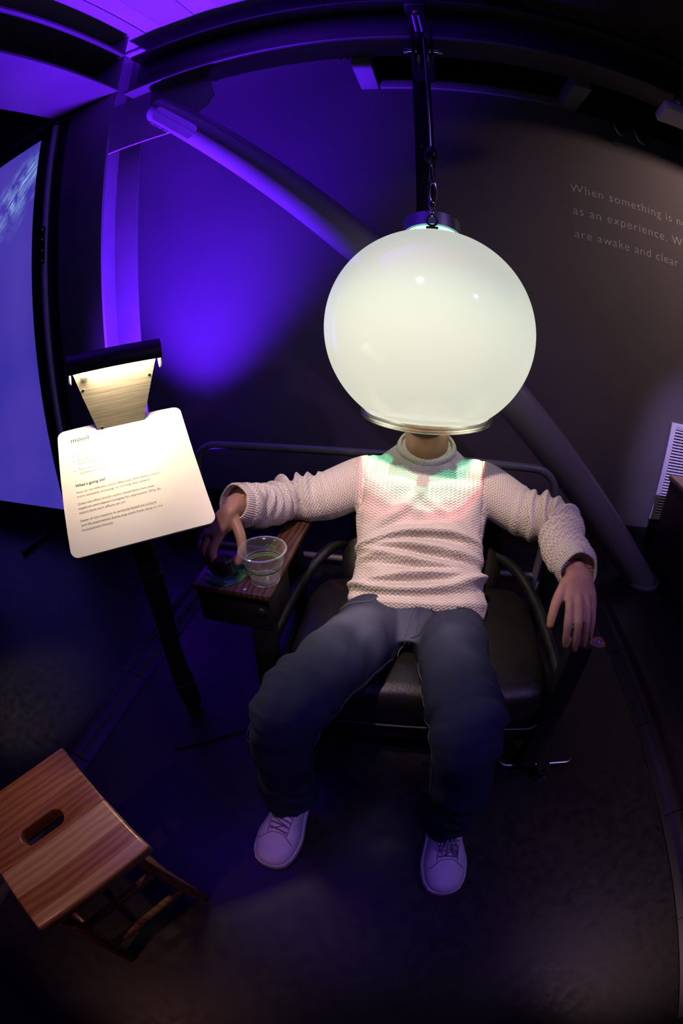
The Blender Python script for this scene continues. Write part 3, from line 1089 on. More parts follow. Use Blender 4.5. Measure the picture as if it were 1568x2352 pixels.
# lamp: trapezoid brushed plate carrying a half-round hood
hx = sr
pb = V((-0.664, 0.772, 0.0))
lz0, lz1 = 0.868, 1.012
tilt = V((-0.012, 0.013, 0))
poly = [(-0.056, 0), (0.056, 0), (0.099, lz1 - lz0), (-0.099, lz1 - lz0)]
Ml = basis(V((pb.x, pb.y, lz0)), hx, V((0.0, 0.0, 1.0)), V((hx.y, -hx.x, 0)))
lpz = prism('lamp_plate', poly, 0.003, Ml, M_brush, sg)
for x, y in ((-0.046, 0.006), (0.080, 0.105), (-0.078, 0.100)):
    lathe('screw', [(0, 0.0022), (0.003, 0.002), (0.0042, 0)], Ml @ V((x, y, 0.003)), M_chrome, sg, n=12, axis=V((hx.y, -hx.x, 0)))
lathe('switch', [(0, 0.016), (0.004, 0.016), (0.004, 0.006), (0.009, 0.006), (0.010, 0)], Ml @ V((-0.072, lz1 - lz0 - 0.014, 0.003)), M_alu, sg, n=16, axis=V((hx.y, -hx.x, 0)))
hcn = V((pb.x, pb.y, 1.020)) + V((hx.y, -hx.x, 0)) * 0.026
fr = V((hx.y, -hx.x, 0))
hood_o, hood_i = [], []
for k in range(17):
    a = math.radians(-12 + 214 * k / 16)
    hood_o.append((math.cos(a) * 0.034, math.sin(a) * 0.034))
    hood_i.append((math.cos(a) * 0.0315, math.sin(a) * 0.0315))
HW = 0.212
Mh = basis(hcn - hx * HW / 2, fr, V((0, 0, 1)), hx)
# shell as strip of quads with thickness
ring_ = hood_o + hood_i[::-1]
nR = len(ring_)
vsx = [Mh @ V((x, y, z)) for z in (0, HW) for x, y in ring_]
fsx = [(i, (i + 1) % nR, nR + (i + 1) % nR, nR + i) for i in range(nR)]
nh = len(hood_o)
for base in (0, nR):
    fsx += [(base + i, base + i + 1, base + nR - 2 - i, base + nR - 1 - i) for i in range(nh - 1)]
link('lamp_hood', vsx, fsx, M_blacksat, sg, True)
for z in (0.0005, HW - 0.0035):
    dsk = [(math.cos(2 * PI * k / 28) * 0.0312, math.sin(2 * PI * k / 28) * 0.0312) for k in range(28)]
    prism('end_disc', dsk, 0.003, Mh @ Matrix.Translation((0, 0, z)), M_alu, sg)
tube('lamp_tube', [hcn - hx * 0.088 + V((0, 0, 0.006)), hcn + hx * 0.088 + V((0, 0, 0.006))], 0.008, emis('warm_tube', (1.0, 0.80, 0.50), 300.0), sg, n=12)

# ================================================================ ARMCHAIR
CHY = math.radians(2.5)


def ch(x, y, z):
    cx, cy = 0.045, 0.95
    dx, dy = x - cx, y - cy
    return V((cx + dx * math.cos(CHY) - dy * math.sin(CHY), cy + dx * math.sin(CHY) + dy * math.cos(CHY), z))


Mch = Matrix.Translation((0.045, 0.95, 0)) @ Matrix.Rotation(CHY, 4, 'Z') @ Matrix.Translation((-0.045, -0.95, 0))
ac = thing('armchair', 'black leather and steel armchair the person sits in', 'armchair', (0.045, 0.95, 0))
for px_, pw_ in ((0.412, 0.225), (-0.310, 0.210)):
    Mpl = Mch @ Matrix.Translation((px_, 0.985, 0.026))
    prism('base_plate', rrect(pw_, 0.70, 0.022), 0.007, Mpl, M_blacksat, ac)
    tube('plate_edge', [Mpl @ V((x, y, 0.0035)) for x, y in rrect(pw_, 0.70, 0.022)], 0.0034, M_alu, ac, n=6, closed=True)
for fx, fy in ((0.425, 0.625), (-0.345, 0.600), (0.425, 1.30), (-0.345, 1.30)):
    c = V((fx + (0.018 if fx > 0 else -0.012), fy, 0))
    ft = lathe('leveling_foot', [(0, 0), (0.020, 0), (0.021, 0.004), (0.010, 0.018), (0.006, 0.020), (0.006, 0.034), (0, 0.034)], c, M_chrome, ac, n=24)
    lathe('nut', [(0, 0.022), (0.010, 0.022), (0.010, 0.030), (0, 0.030)], c, M_alu, ft, n=6)
    box('foot_tab', (c.x - 0.020, min(c.y - 0.012, c.y), 0.026), (c.x + 0.020, c.y + 0.06, 0.034), M_blacksat, ac)


def bar(name, a, b, wx, wy, parent=ac, mat=M_blacksat):
    """rectangular bar from a to b"""
    a, b = V(a), V(b)
    t = (b - a).normalized()
    ax_ = (V((1, 0, 0)) - t * t.x).normalized()
    ay = t.cross(ax_)
    M_ = basis(a, ax_, ay, t)
    v, f = box_data((-wx / 2, -wy / 2, 0), (wx / 2, wy / 2, (b - a).length), M_, 0.004)
    return link(name, v, f, mat, parent, True)


bar('leg', (0.385, 0.655, 0.033), (0.398, 0.705, 0.462), 0.056, 0.040)
bar('leg', (-0.330, 0.700, 0.033), (-0.340, 0.752, 0.388), 0.056, 0.040)
bar('leg', (0.405, 1.10, 0.033), (0.412, 1.06, 0.490), 0.046, 0.036)
bar('leg', (-0.345, 1.08, 0.033), (-0.350, 1.04, 0.470), 0.046, 0.036)
# arm rails and the sweeping side stays
pr_ = bezier([(0.398, 0.712, 0.455), (0.405, 0.80, 0.470), (0.412, 1.05, 0.495), (0.40, 1.18, 0.500), (0.33, 1.30, 0.50), (0.24, 1.36, 0.50)], 6)
tube('arm_rail', pr_, 0.021, M_blacksat, ac, n=12, dome=True)
pl_ = bezier([(-0.335, 0.74, 0.440), (-0.340, 0.82, 0.450), (-0.348, 1.05, 0.468), (-0.33, 1.18, 0.478), (-0.25, 1.30, 0.49), (-0.16, 1.36, 0.50)], 6)
tube('arm_rail', pl_, 0.019, M_blacksat, ac, n=12, dome=True)
tube('side_stay', bezier([(0.255, 1.20, 0.375), (0.315, 1.12, 0.372), (0.365, 1.00, 0.345), (0.388, 0.84, 0.330), (0.392, 0.70, 0.330)], 6), 0.017, M_blacksat, ac, n=10, dome=True)
tube('side_stay', bezier([(-0.205, 1.20, 0.385), (-0.260, 1.13, 0.385), (-0.310, 1.03, 0.350), (-0.330, 0.88, 0.330), (-0.336, 0.74, 0.320)], 6), 0.017, M_blacksat, ac, n=10, dome=True)
bar('seat_rail', (0.385, 0.66, 0.185), (0.405, 1.08, 0.185), 0.030, 0.036)
bar('seat_rail', (-0.332, 0.71, 0.185), (-0.345, 1.06, 0.185), 0.030, 0.036)
box('seat_pan', (-0.30, 0.67, 0.10), (0.375, 1.10, 0.205), M_black, ac, bev=0.01, M=Mch)


def cushion(name, cx, size, M_, parent, puff=0.02):
    sx, sy, sz = size
    nx, ny, nz = 26, 26, 8
    bm = bmesh.new()
    bmesh.ops.create_cube(bm, size=1)
    bmesh.ops.subdivide_edges(bm, edges=list(bm.edges), cuts=11, use_grid_fill=True)
    for v in bm.verts:
        x, y, z = v.co * 2
        e = 6.0
        d = (abs(x) ** e + abs(y) ** e + abs(z) ** 3.2) ** (1 / 4.6)
        m_ = max(abs(x), abs(y), abs(z))
        k = m_ / max(d, 1e-6)
        k = 1 - (1 - k) * 0.75
        px, py, pz = x * sx / 2 * k, y * sy / 2 * k, z * sz / 2 * k
        pf = puff * (1 - x * x) * (1 - y * y)
        pz += pf * (1 if z > 0 else 0) + 0.004 * math.sin(px * 40 + py * 13) * (1 - x * x) * (0.3 + 0.7 * (z > 0))
        v.co = (px, py, pz)
    bmesh.ops.transform(bm, matrix=M_, verts=bm.verts)
    bm.verts.index_update()
    vs_ = [v.co.copy() for v in bm.verts]
    fs = [[v.index for v in f.verts] for f in bm.faces]
    bm.free()
    return link(name, vs_, fs, M_leather, parent, 'all')


seat = cushion('seat_cushion', 0, (0.665, 0.475, 0.135), Mch @ Matrix.Translation((0.038, 0.868, 0.265)), ac, 0.012)
pw, ph = 0.665 / 2 - 0.012, 0.475 / 2 - 0.010
lp = [Mch @ V((0.038 + x, 0.868 + y, 0.212)) for x, y in rrect(pw * 2 + 0.012, ph * 2 + 0.012, 0.05)]
tube('piping', lp, 0.0045, M_leather, seat, n=8, closed=True)
Mbk = Mch @ Matrix.Translation((0.035, 1.262, 0.425)) @ Matrix.Rotation(math.radians(52), 4, 'X')
cushion('back_cushion', 0, (0.515, 0.46, 0.10), Mbk, ac, 0.008)
box('back_frame', (-0.22, -0.20, -0.075), (0.22, 0.20, -0.045), M_black, ac, bev=0.005, M=Mbk)
for x in (-0.15, 0.21):
    bar('back_post', (x, 1.36, 0.033), (x, 1.36, 0.60), 0.035, 0.03)

# control box and wooden arm board at the left arm
box('control_box', (-0.500, 0.728, 0.385), (-0.312, 0.880, 0.481), M_black, ac, bev=0.006)
brd = box('arm_board', (-0.506, 0.719, 0.481), (-0.306, 0.886, 0.500), M_walnut, ac, bev=0.006)
box('arm_board', (-0.378, 0.884, 0.481), (-0.307, 1.16, 0.500), M_walnut, ac, bev=0.006)
for x, y in ((-0.372, 0.735), (-0.445, 0.737)):
    lathe('screw', [(0, 0.0015), (0.004, 0.001), (0.0055, 0)], (x, y, 0.5), M_alu, ac, n=12)

kb = thing('control_knob', 'black turning knob on a round green plate under the gripping hand', 'knob', (-0.437, 0.778, 0.5))
lathe('plate', [(0, 0.010), (0.030, 0.010), (0.044, 0.008), (0.052, 0.003), (0.053, 0.0)], (-0.437, 0.778, 0.5), M_greenplate, kb, n=48)
lathe('knob', [(0, 0.048), (0.018, 0.047), (0.022, 0.043), (0.0235, 0.012), (0.026, 0.009)], (-0.437, 0.778, 0.5), M_rubber, kb, n=36)

# ---------------------------------------------------------------- plastic cup
CPX, CPY = -0.337, 0.782
cu = thing('plastic_cup', 'clear plastic cup with a green stripe on the chair arm', 'cup', (CPX, CPY, 0.5))
T_ = 0.0009
pro = [(0.0, 0.003), (0.026, 0.003), (0.0275, 0.0005), (0.0300, 0.0005), (0.0312, 0.004), (0.0335, 0.022), (0.0345, 0.0225), (0.0385, 0.052), (0.0395, 0.0525), (0.0435, 0.078), (0.0448, 0.079), (0.0465, 0.0815), (0.0462, 0.084), (0.0445, 0.0845)]
pro = [(r * (1 + 1.2 * h) + (0.0035 if r > 0.001 else 0), h) for r, h in pro]
inn = [(0.0430, 0.0825), (0.0388, 0.0535), (0.0376, 0.0522), (0.0336, 0.0225), (0.0325, 0.022), (0.0300, 0.0045), (0.0, 0.0042)]
inn = [(r * (1 + 1.2 * h) + (0.0035 if r > 0.001 else 0), h) for r, h in inn]
lathe('body', pro + inn, (CPX, CPY, 0.5), M_pla, cu, n=64)
for nm_, rz_, rr_, rt_ in (('rim', 0.0832, 0.0545, 0.0019), ('step_ring', 0.0525, 0.0455, 0.0006), ('base_ring', 0.0015, 0.0335, 0.0013)):
    tube(nm_, [(CPX + rr_ * math.cos(2 * PI * k / 64), CPY + rr_ * math.sin(2 * PI * k / 64), 0.5 + rz_) for k in range(64)], rt_, M_plarim, cu, n=8, closed=True)


def cup_r(z):
    return (0.0306 + (0.0435 - 0.0306) * (z - 0.004) / 0.074 + 0.0004) * (1 + 1.2 * z) + 0.0035


def band(name, z0, z1, mat, a0=0, a1=360, n=64):
    vs_, fs = [], []
    for k in range(n + 1):
        a = math.radians(a0 + (a1 - a0) * k / n)
        for z in (z0, z1):
            r = cup_r(z)
            vs_.append((CPX + r * math.cos(a), CPY + r * math.sin(a), 0.5 + z))
    for k in range(n):
        fs.append((2 * k, 2 * k + 2, 2 * k + 3, 2 * k + 1))
    return link(name, vs_, fs, mat, cu, True)


band('green_stripe', 0.0385, 0.0425, M_green)
band('thin_stripe', 0.0450, 0.0458, M_whitep)


def cup_text(body, z, size, ang0, mat, width, flip=False):
    me = text_mesh(body, size, spacing=1.0, align='CENTER')
    xs = [v.co.x for v in me.vertices]
    s = width / (max(xs) - min(xs))
    off = ORG[cu.name]
    for v in me.vertices:
        x, y = v.co.x * s, v.co.y * s
        zz = z + y
        r = cup_r(zz) + 0.0003
        a = ang0 + x / r
        v.co = V((CPX + r * math.cos(a), CPY + r * math.sin(a), 0.5 + zz)) - off
    link_mesh('print', me, mat, cu)


fa = math.atan2(0 - CPY, 0 - CPX)
cup_text('COMPOSTABLE', 0.0300, 0.006, fa - 0.05, M_whitep, 0.034)
for i, b_ in enumerate(('MADE FROM PLANTS', 'COMPOSTABLE IN', 'INDUSTRIAL')):
    cup_text(b_, 0.0260 - 0.0032 * i, 0.003, fa - 0.05, M_whitep, 0.031 - 0.003 * i)
cup_text('ECO', 0.056, 0.011, fa + PI - 0.45, M_green, 0.026)
lv = [(0.0035 * math.cos(2 * PI * k / 14), 0.0035 * math.sin(2 * PI * k / 14)) for k in range(14)]
rr = cup_r(0.014) + 0.0004
prism('leaf_mark', lv, 0.0002, basis((CPX + rr * math.cos(fa - .05), CPY + rr * math.sin(fa - .05), 0.514), (-math.sin(fa), math.cos(fa), 0), (0, 0, 1), (math.cos(fa), math.sin(fa), 0)), M_green, cu)

# ================================================================ WOODEN STOOL
st = thing('wooden_stool', 'square oak stool with a slot handle in its seat', 'stool', (-0.55, 0.051, 0))
au = math.atan2(-0.116, 0.286)
eu, ev = V((math.cos(au), math.sin(au), 0)), V((math.sin(au), -math.cos(au), 0))
S0 = 0.306
ZS = 0.375
Mst = basis((-0.55, 0.051, 0), eu, -ev, (0, 0, 1))      # local x along eu, local y away
woods = [mat_wood('oak_board_%d' % i, c1, c2, 0.34, rot=PI / 2 - au, seed=3.1 * i + 1) for i, (c1, c2) in enumerate([
    ((0.19, 0.062, 0.022), (0.32, 0.125, 0.050)), ((0.20, 0.068, 0.024), (0.34, 0.135, 0.055)), ((0.17, 0.052, 0.018), (0.30, 0.110, 0.042)),
    ((0.33, 0.165, 0.080), (0.46, 0.26, 0.14)), ((0.18, 0.060, 0.022), (0.33, 0.130, 0.052)), ((0.32, 0.155, 0.075), (0.44, 0.24, 0.125))])]
cuts = [0.0, 0.13, 0.31, 0.56, 0.76, 0.91, 1.0]
for i in range(6):
    x0, x1 = -S0 / 2 + cuts[i] * S0 + 0.0002, -S0 / 2 + cuts[i + 1] * S0 - 0.0002
    bm = bmesh.new()
    if i != 2:
        bmesh.ops.create_cube(bm, size=1)
        for v in bm.verts:
            v.co = V((x0 if v.co.x < 0 else x1, v.co.y * S0, ZS + (v.co.z - 0.5) * 0.030))
    else:
        pts = [(x0, -S0 / 2), (x1, -S0 / 2), (x1, S0 / 2), (x0, S0 / 2)]
        hc = (x0 + x1) / 2 + 0.004
        hole = []
        for k in range(10):
            a = math.radians(180 * k / 9)
            hole.append((hc + 0.019 * math.cos(a), 0.040 + 0.019 * math.sin(a)))
        for k in range(10):
            a = math.radians(180 + 180 * k / 9)
            hole.append((hc + 0.019 * math.cos(a), -0.040 + 0.019 * math.sin(a)))
        for zz in (ZS,):
            es = []
            for lp_ in (pts, hole):
                vs2 = [bm.verts.new((x, y, zz)) for x, y in lp_]
                es += [bm.edges.new((vs2[j], vs2[(j + 1) % len(vs2)])) for j in range(len(vs2))]
            bmesh.ops.triangle_fill(bm, use_beauty=True, use_dissolve=False, edges=es)
        ex = bmesh.ops.extrude_face_region(bm, geom=list(bm.faces))
        for g in ex['geom']:
            if isinstance(g, bmesh.types.BMVert):
                g.co.z -= 0.030
        bmesh.ops.recalc_face_normals(bm, faces=bm.faces)
    sel = []
    for e in bm.edges:
        m_ = (e.verts[0].co + e.verts[1].co) / 2
        outer = abs(abs(m_.y) - S0 / 2) < 1e-4 or (i == 0 and abs(m_.x - x0) < 1e-4) or (i == 5 and abs(m_.x - x1) < 1e-4)
        horiz = abs(e.verts[0].co.z - e.verts[1].co.z) < 1e-5
        hole_e = i == 2 and horiz and abs(m_.x - hc) < 0.0195 and abs(m_.y) < 0.06 and abs(m_.z - ZS) < 1e-4 and len(e.link_faces) == 2 and any(abs(f.normal.z) < 0.5 for f in e.link_faces)
        corner = not horiz and ((i == 0 and m_.x < x0 + 1e-4) or (i == 5 and m_.x > x1 - 1e-4))
        if corner or hole_e or (outer and horiz and (abs(abs(m_.y) - S0 / 2) < 1e-4 or i in (0, 5))):
            if horiz and abs(e.verts[0].co.y - e.verts[1].co.y) > 0.2 and not (i == 0 and m_.x < x0 + 1e-4) and not (i == 5 and m_.x > x1 - 1e-4):
                continue
            sel.append(e)
    bmesh.ops.bevel(bm, geom=sel, offset=0.0075 if i != 2 else 0.004, segments=3, affect='EDGES', profile=0.5)
    bmesh.ops.transform(bm, matrix=Mst, verts=bm.verts)
    bm.verts.index_update()
    vs_ = [v.co.copy() for v in bm.verts]
    fs = [[v.index for v in f.verts] for f in bm.faces]
    bm.free()
    link('seat_board', vs_, fs, woods[i], st, True)
M_oak = mat_wood('oak_frame', (0.15, 0.055, 0.020), (0.30, 0.125, 0.050), 0.4, seed=9)
legp = {}
for sx in (-1, 1):
    for sy in (-1, 1):
        a = Mst @ V((sx * 0.112, sy * 0.108, ZS - 0.028))
        b = Mst @ V((sx * 0.156, sy * 0.140, 0.0))
        legp[(sx, sy)] = (a, b)
        t_ = (a - b).normalized()
        ax_ = (eu - t_ * eu.dot(t_)).normalized()
        v, f = box_data((-0.015, -0.013, 0), (0.015, 0.013, (a - b).length), basis(b, ax_, t_.cross(ax_), t_), 0.004)
        link('leg', v, f, M_oak, st, True)


def on(leg, z):
    a, b = legp[leg]
    return b.lerp(a, z / (ZS - 0.028))


for l1, l2, z in (((1, -1), (1, 1), 0.10), ((-1, -1), (-1, 1), 0.10), ((-1, -1), (1, -1), 0.16), ((-1, 1), (1, 1), 0.16), ((1, -1), (1, 1), 0.225), ((-1, -1), (-1, 1), 0.225)):
    tube('rung', [on(l1, z), on(l2, z)], 0.0095, M_oak, st, n=12)
for sx in (-1, 1):
    bar('apron', Mst @ V((sx * 0.112, -0.10, ZS - 0.048)), Mst @ V((sx * 0.112, 0.10, ZS - 0.048)), 0.018, 0.036, st, M_oak)
    bar('apron', Mst @ V((-0.105, sx * 0.108, ZS - 0.048)), Mst @ V((0.105, sx * 0.108, ZS - 0.048)), 0.018, 0.036, st, M_oak)

# ================================================================ THE SEATED PERSON
from mathutils.bvhtree import BVHTree
from mathutils import noise as mnoise
pe = thing('person', 'person in a cream zigzag sweater and jeans lounging with the head inside the globe', 'person', (0.02, 0.93, 0.33))

# ---- skeleton (metres)
SHL, ELL, WRL = V((-0.160, 1.185, 0.600)), V((-0.372, 1.095, 0.548)), V((-0.443, 0.885, 0.632))
SHR, ELR, WRR = V((0.172, 1.185, 0.612)), V((0.398, 1.075, 0.560)), V((0.385, 0.850, 0.572))

# ---- body: one continuous surface, clothes lie over it
mb = MB()


def chain(pts, rad, n=14, flat=1.0, ref=(0, 0, 1)):
    v, f = tube_data(pts, rad, n, dome=True, flat=flat, ref=ref)
    mb.add(v, f)


chain(bezier([(0.02, 0.93, 0.34), (0.012, 1.06, 0.44), (0.006, 1.15, 0.57), (0.005, 1.185, 0.64)], 5), crv([0.070, 0.075, 0.078, 0.055], 5), 20, flat=1.25, ref=(0, -0.7, 0.7))
chain([(0.006, 1.19, 0.62), (0.006, 1.19, 0.70), (0.004, 1.183, 0.78), (0.0, 1.18, 0.86)], [0.066, 0.061, 0.061, 0.060], 24)
# head: skull, jaw, nose, ears
head0 = len(mb.v)
hv, hf = loft_data([((0, 1.145, 0.802), V((0.022, 0, 0)), V((0, -0.020, 0.004)), 2), ((0, 1.150, 0.815), V((0.045, 0, 0)), V((0, -0.050, 0)), 2), ((0, 1.165, 0.850), V((0.060, 0, 0)), V((0, -0.075, 0)), 2.2), ((0, 1.175, 0.900), V((0.070, 0, 0)), V((0, -0.090, 0)), 2.2),
                    ((0, 1.180, 0.955), V((0.075, 0, 0)), V((0, -0.096, 0)), 2.1), ((0, 1.187, 1.005), V((0.070, 0, 0)), V((0, -0.090, 0)), 2), ((0, 1.193, 1.035), V((0.046, 0, 0)), V((0, -0.060, 0)), 2), ((0, 1.195, 1.045), V((0.012, 0, 0)), V((0, -0.016, 0)), 2)], 28, 4)
mb.add(hv, hf)
chain([(0, 1.088, 0.945), (0, 1.076, 0.918), (0, 1.068, 0.897)], [0.008, 0.010, 0.013], 10)
chain([(-0.022, 1.088, 0.858), (0, 1.082, 0.860), (0.022, 1.088, 0.858)], [0.006, 0.008, 0.006], 8)
chain([(-0.020, 1.088, 0.848), (0, 1.083, 0.846), (0.020, 1.088, 0.848)], [0.006, 0.008, 0.006], 8)
for s in (-1, 1):
    chain([(s * 0.072, 1.185, 0.950), (s * 0.082, 1.195, 0.935), (s * 0.080, 1.190, 0.905), (s * 0.072, 1.183, 0.893)], [0.010, 0.012, 0.010, 0.007], 8)
    chain([(s * 0.016, 1.096, 0.958), (s * 0.048, 1.102, 0.957)], [0.006, 0.007], 8)
HZ = -0.046
mb.v[head0:] = [(x, y + 0.024, z + HZ) for x, y, z in mb.v[head0:]]
# arms and legs inside the clothes
PL = [(-0.066, 0.945, 0.300), (-0.080, 0.84, 0.335), (-0.115, 0.70, 0.395), (-0.152, 0.56, 0.445), (-0.180, 0.462, 0.470), (-0.192, 0.425, 0.415), (-0.198, 0.420, 0.30), (-0.211, 0.425, 0.18), (-0.212, 0.432, 0.088)]
PR = [(0.102, 0.945, 0.300), (0.106, 0.84, 0.335), (0.112, 0.70, 0.395), (0.119, 0.56, 0.443), (0.124, 0.462, 0.470), (0.134, 0.425, 0.415), (0.150, 0.420, 0.30), (0.158, 0.424, 0.18), (0.163, 0.436, 0.092)]
RA = [0.094, 0.093, 0.083, 0.073, 0.064, 0.061, 0.059, 0.056, 0.054]
DN = V((0, 0, -0.016))
for S, E, W_ in ((SHL, ELL, WRL), (SHR, ELR, WRR)):
    chain(bezier([S + V((0.02 if S.x < 0 else -0.02, 0, 0)), S.lerp(E, 0.55) + DN, E, E.lerp(W_, 0.5) + DN, W_], 4), crv([0.044, 0.040, 0.034, 0.032, 0.028], 4), 14)
for P_ in (PL, PR):
    chain(bezier(P_ + [(P_[-1][0], P_[-1][1] + 0.01, 0.06)], 4), crv([r - 0.024 for r in RA] + [0.030], 4), 14)


def loft_fat(k, secs, n, sub):
    return loft_data([(c, r, f * k, e) for c, r, f, e in secs], n, sub)


def finger(pts, r0, r1):
    pts = bezier(pts, 4)
    m_ = len(pts)
    rad = []
    for i in range(m_):
        t_ = i / (m_ - 1)
        bulge = 0.0006 * math.sin(t_ * PI * 3) ** 2
        rad.append(r0 + (r1 - r0) * t_ + bulge)
    chain(pts, rad, 12)


# resting hand on the right arm of the chair (palm down, fingers over the end)
mb.add(*loft_data([(WRR + V((0, 0.02, 0.002)), V((0.031, 0, 0)), V((0, 0.006, 0.022)), 2), (WRR, V((0.030, 0.002, 0)), V((0, 0.008, 0.021)), 2), (V((0.387, 0.815, 0.566)), V((0.036, 0.002, -0.003)), V((0, 0.007, 0.018)), 2.3),
                    (V((0.388, 0.780, 0.551)), V((0.042, 0.006, -0.004)), V((0, 0.006, 0.016)), 2.6), (V((0.387, 0.752, 0.538)), V((0.044, 0.008, -0.005)), V((0, 0.007, 0.0135)), 2.6), (V((0.386, 0.738, 0.530)), V((0.042, 0.008, -0.005)), V((0, 0.007, 0.0105)), 2.4)], 28, 4))
finger([(0.356, 0.778, 0.546), (0.352, 0.740, 0.539), (0.345, 0.703, 0.524), (0.346, 0.686, 0.498), (0.352, 0.683, 0.474)], 0.0107, 0.0084)
finger([(0.377, 0.775, 0.549), (0.375, 0.736, 0.542), (0.369, 0.698, 0.525), (0.370, 0.682, 0.496), (0.375, 0.680, 0.466)], 0.0110, 0.0086)
finger([(0.398, 0.780, 0.547), (0.398, 0.742, 0.538), (0.393, 0.706, 0.521), (0.393, 0.690, 0.495), (0.397, 0.687, 0.471)], 0.0105, 0.0082)
finger([(0.417, 0.790, 0.540), (0.419, 0.756, 0.529), (0.416, 0.727, 0.514), (0.415, 0.712, 0.494), (0.417, 0.708, 0.477)], 0.0095, 0.0072)
finger([(0.364, 0.818, 0.556), (0.344, 0.788, 0.553), (0.325, 0.756, 0.538), (0.317, 0.736, 0.516), (0.316, 0.725, 0.495)], 0.0150, 0.0094)
for kx, ky, kz in ((0.352, 0.742, 0.5435), (0.375, 0.738, 0.547), (0.398, 0.744, 0.543), (0.419, 0.758, 0.533)):
    chain([(kx, ky + 0.004, kz), (kx, ky - 0.004, kz - 0.002)], [0.0085, 0.0085], 10)
for kx, ky, kz in ((0.376, 0.79, 0.5625), (0.398, 0.795, 0.560)):
    chain([(kx, ky + 0.03, kz + 0.008), (kx, ky - 0.03, kz - 0.010)], [0.003, 0.004], 8)
# hand gripping the knob on the left arm (seen from the thumb side)
mb.add(*loft_fat(1.28, [(WRL + V((0.004, 0.022, 0.004)), V((0.026, 0.010, 0.010)), V((-0.004, -0.014, 0.016)), 2), (WRL, V((0.025, 0.010, 0.008)), V((-0.004, -0.014, 0.016)), 2), (V((-0.455, 0.863, 0.622)), V((0.032, -0.006, 0.012)), V((-0.004, -0.015, 0.012)), 2.2),
                    (V((-0.466, 0.846, 0.600)), V((0.036, -0.010, 0.012)), V((-0.006, -0.014, 0.008)), 2.4), (V((-0.482, 0.833, 0.580)), V((0.036, -0.014, 0.012)), V((-0.006, -0.013, 0.006)), 2.5), (V((-0.488, 0.827, 0.570)), V((0.034, -0.014, 0.012)), V((-0.006, -0.010, 0.005)), 2.4)], 28, 4))
finger([(-0.455, 0.842, 0.600), (-0.462, 0.816, 0.580), (-0.474, 0.795, 0.553), (-0.470, 0.786, 0.528), (-0.465, 0.781, 0.510)], 0.0128, 0.0090)
finger([(-0.474, 0.842, 0.592), (-0.490, 0.824, 0.572), (-0.500, 0.806, 0.545), (-0.490, 0.797, 0.524), (-0.480, 0.792, 0.510)], 0.0116, 0.0086)
finger([(-0.490, 0.850, 0.584), (-0.508, 0.838, 0.564), (-0.520, 0.824, 0.541), (-0.512, 0.813, 0.522), (-0.502, 0.806, 0.509)], 0.0110, 0.0082)
finger([(-0.500, 0.858, 0.578), (-0.522, 0.853, 0.558), (-0.534, 0.844, 0.538), (-0.528, 0.834, 0.522), (-0.520, 0.828, 0.510)], 0.0102, 0.0076)
finger([(-0.447, 0.868, 0.624), (-0.428, 0.846, 0.608), (-0.408, 0.824, 0.584), (-0.400, 0.806, 0.556), (-0.4065, 0.792, 0.530)], 0.0165, 0.0095)
chain([(-0.438, 0.850, 0.606), (-0.440, 0.838, 0.592), (-0.454, 0.834, 0.590)], [0.014, 0.010, 0.011], 10)
for kx, ky, kz in ((-0.462, 0.818, 0.586), (-0.488, 0.828, 0.580)):
    chain([(kx, ky, kz), (kx - 0.003, ky - 0.004, kz - 0.005)], [0.0115, 0.0110], 10)
body = link_mesh('body', remeshed(mb, 0.0030, 5, 0.5), None, None)
me = body.data
me.transform(Matrix.Translation(-ORG['person']))
body.parent = pe
ORG[body.name] = ORG['person']
me.materials.append(M_skin)
me.polygons.foreach_set('use_smooth', [True] * len(me.polygons))

# nails
def nail(c, axis, nrm, w_=0.0055, l_=0.0075):
    c, axis, nrm = V(c), V(axis).normalized(), V(nrm)
    nrm = (nrm - axis * nrm.dot(axis)).normalized()
    sd = axis.cross(nrm)
    vs_, fs = [], []
    for i in range(6):
        for j in range(5):
            u, v = -1 + 2 * j / 4, -1 + 2 * i / 5
            w2 = w_ * 0.82 * math.sqrt(max(0.05, 1 - abs(v) ** 3))
            vs_.append(c + axis * (v * l_ * 0.8 - 0.002) + sd * u * w2 + nrm * (0.0016 * (1 - u * u) - 0.0022 - 0.0006 * v * v))
    for i in range(5):
        for j in range(4):
            fs.append((i * 5 + j, i * 5 + j + 1, (i + 1) * 5 + j + 1, (i + 1) * 5 + j))
    link('fingernail', vs_, fs, M_nail, pe, True)


M_nail = pm('nail', (0.47, 0.26, 0.20), 0.3, var=0.05)
nail((0.3510, 0.6735, 0.4775), (0.2, -0.08, -1), (0, -1, 0.15))
nail((0.3745, 0.6703, 0.4705), (0.1, -0.03, -1), (0, -1, 0.15))
nail((0.3965, 0.6778, 0.4755), (0.1, -0.08, -1), (0, -1, 0.15), 0.005, 0.0068)
nail((0.4165, 0.7000, 0.4810), (0.05, -0.15, -1), (0, -1, 0.15), 0.0045, 0.006)
nail((0.3085, 0.7190, 0.5000), (0, -0.4, -1), (-0.8, -0.6, 0.2), 0.0058, 0.008)

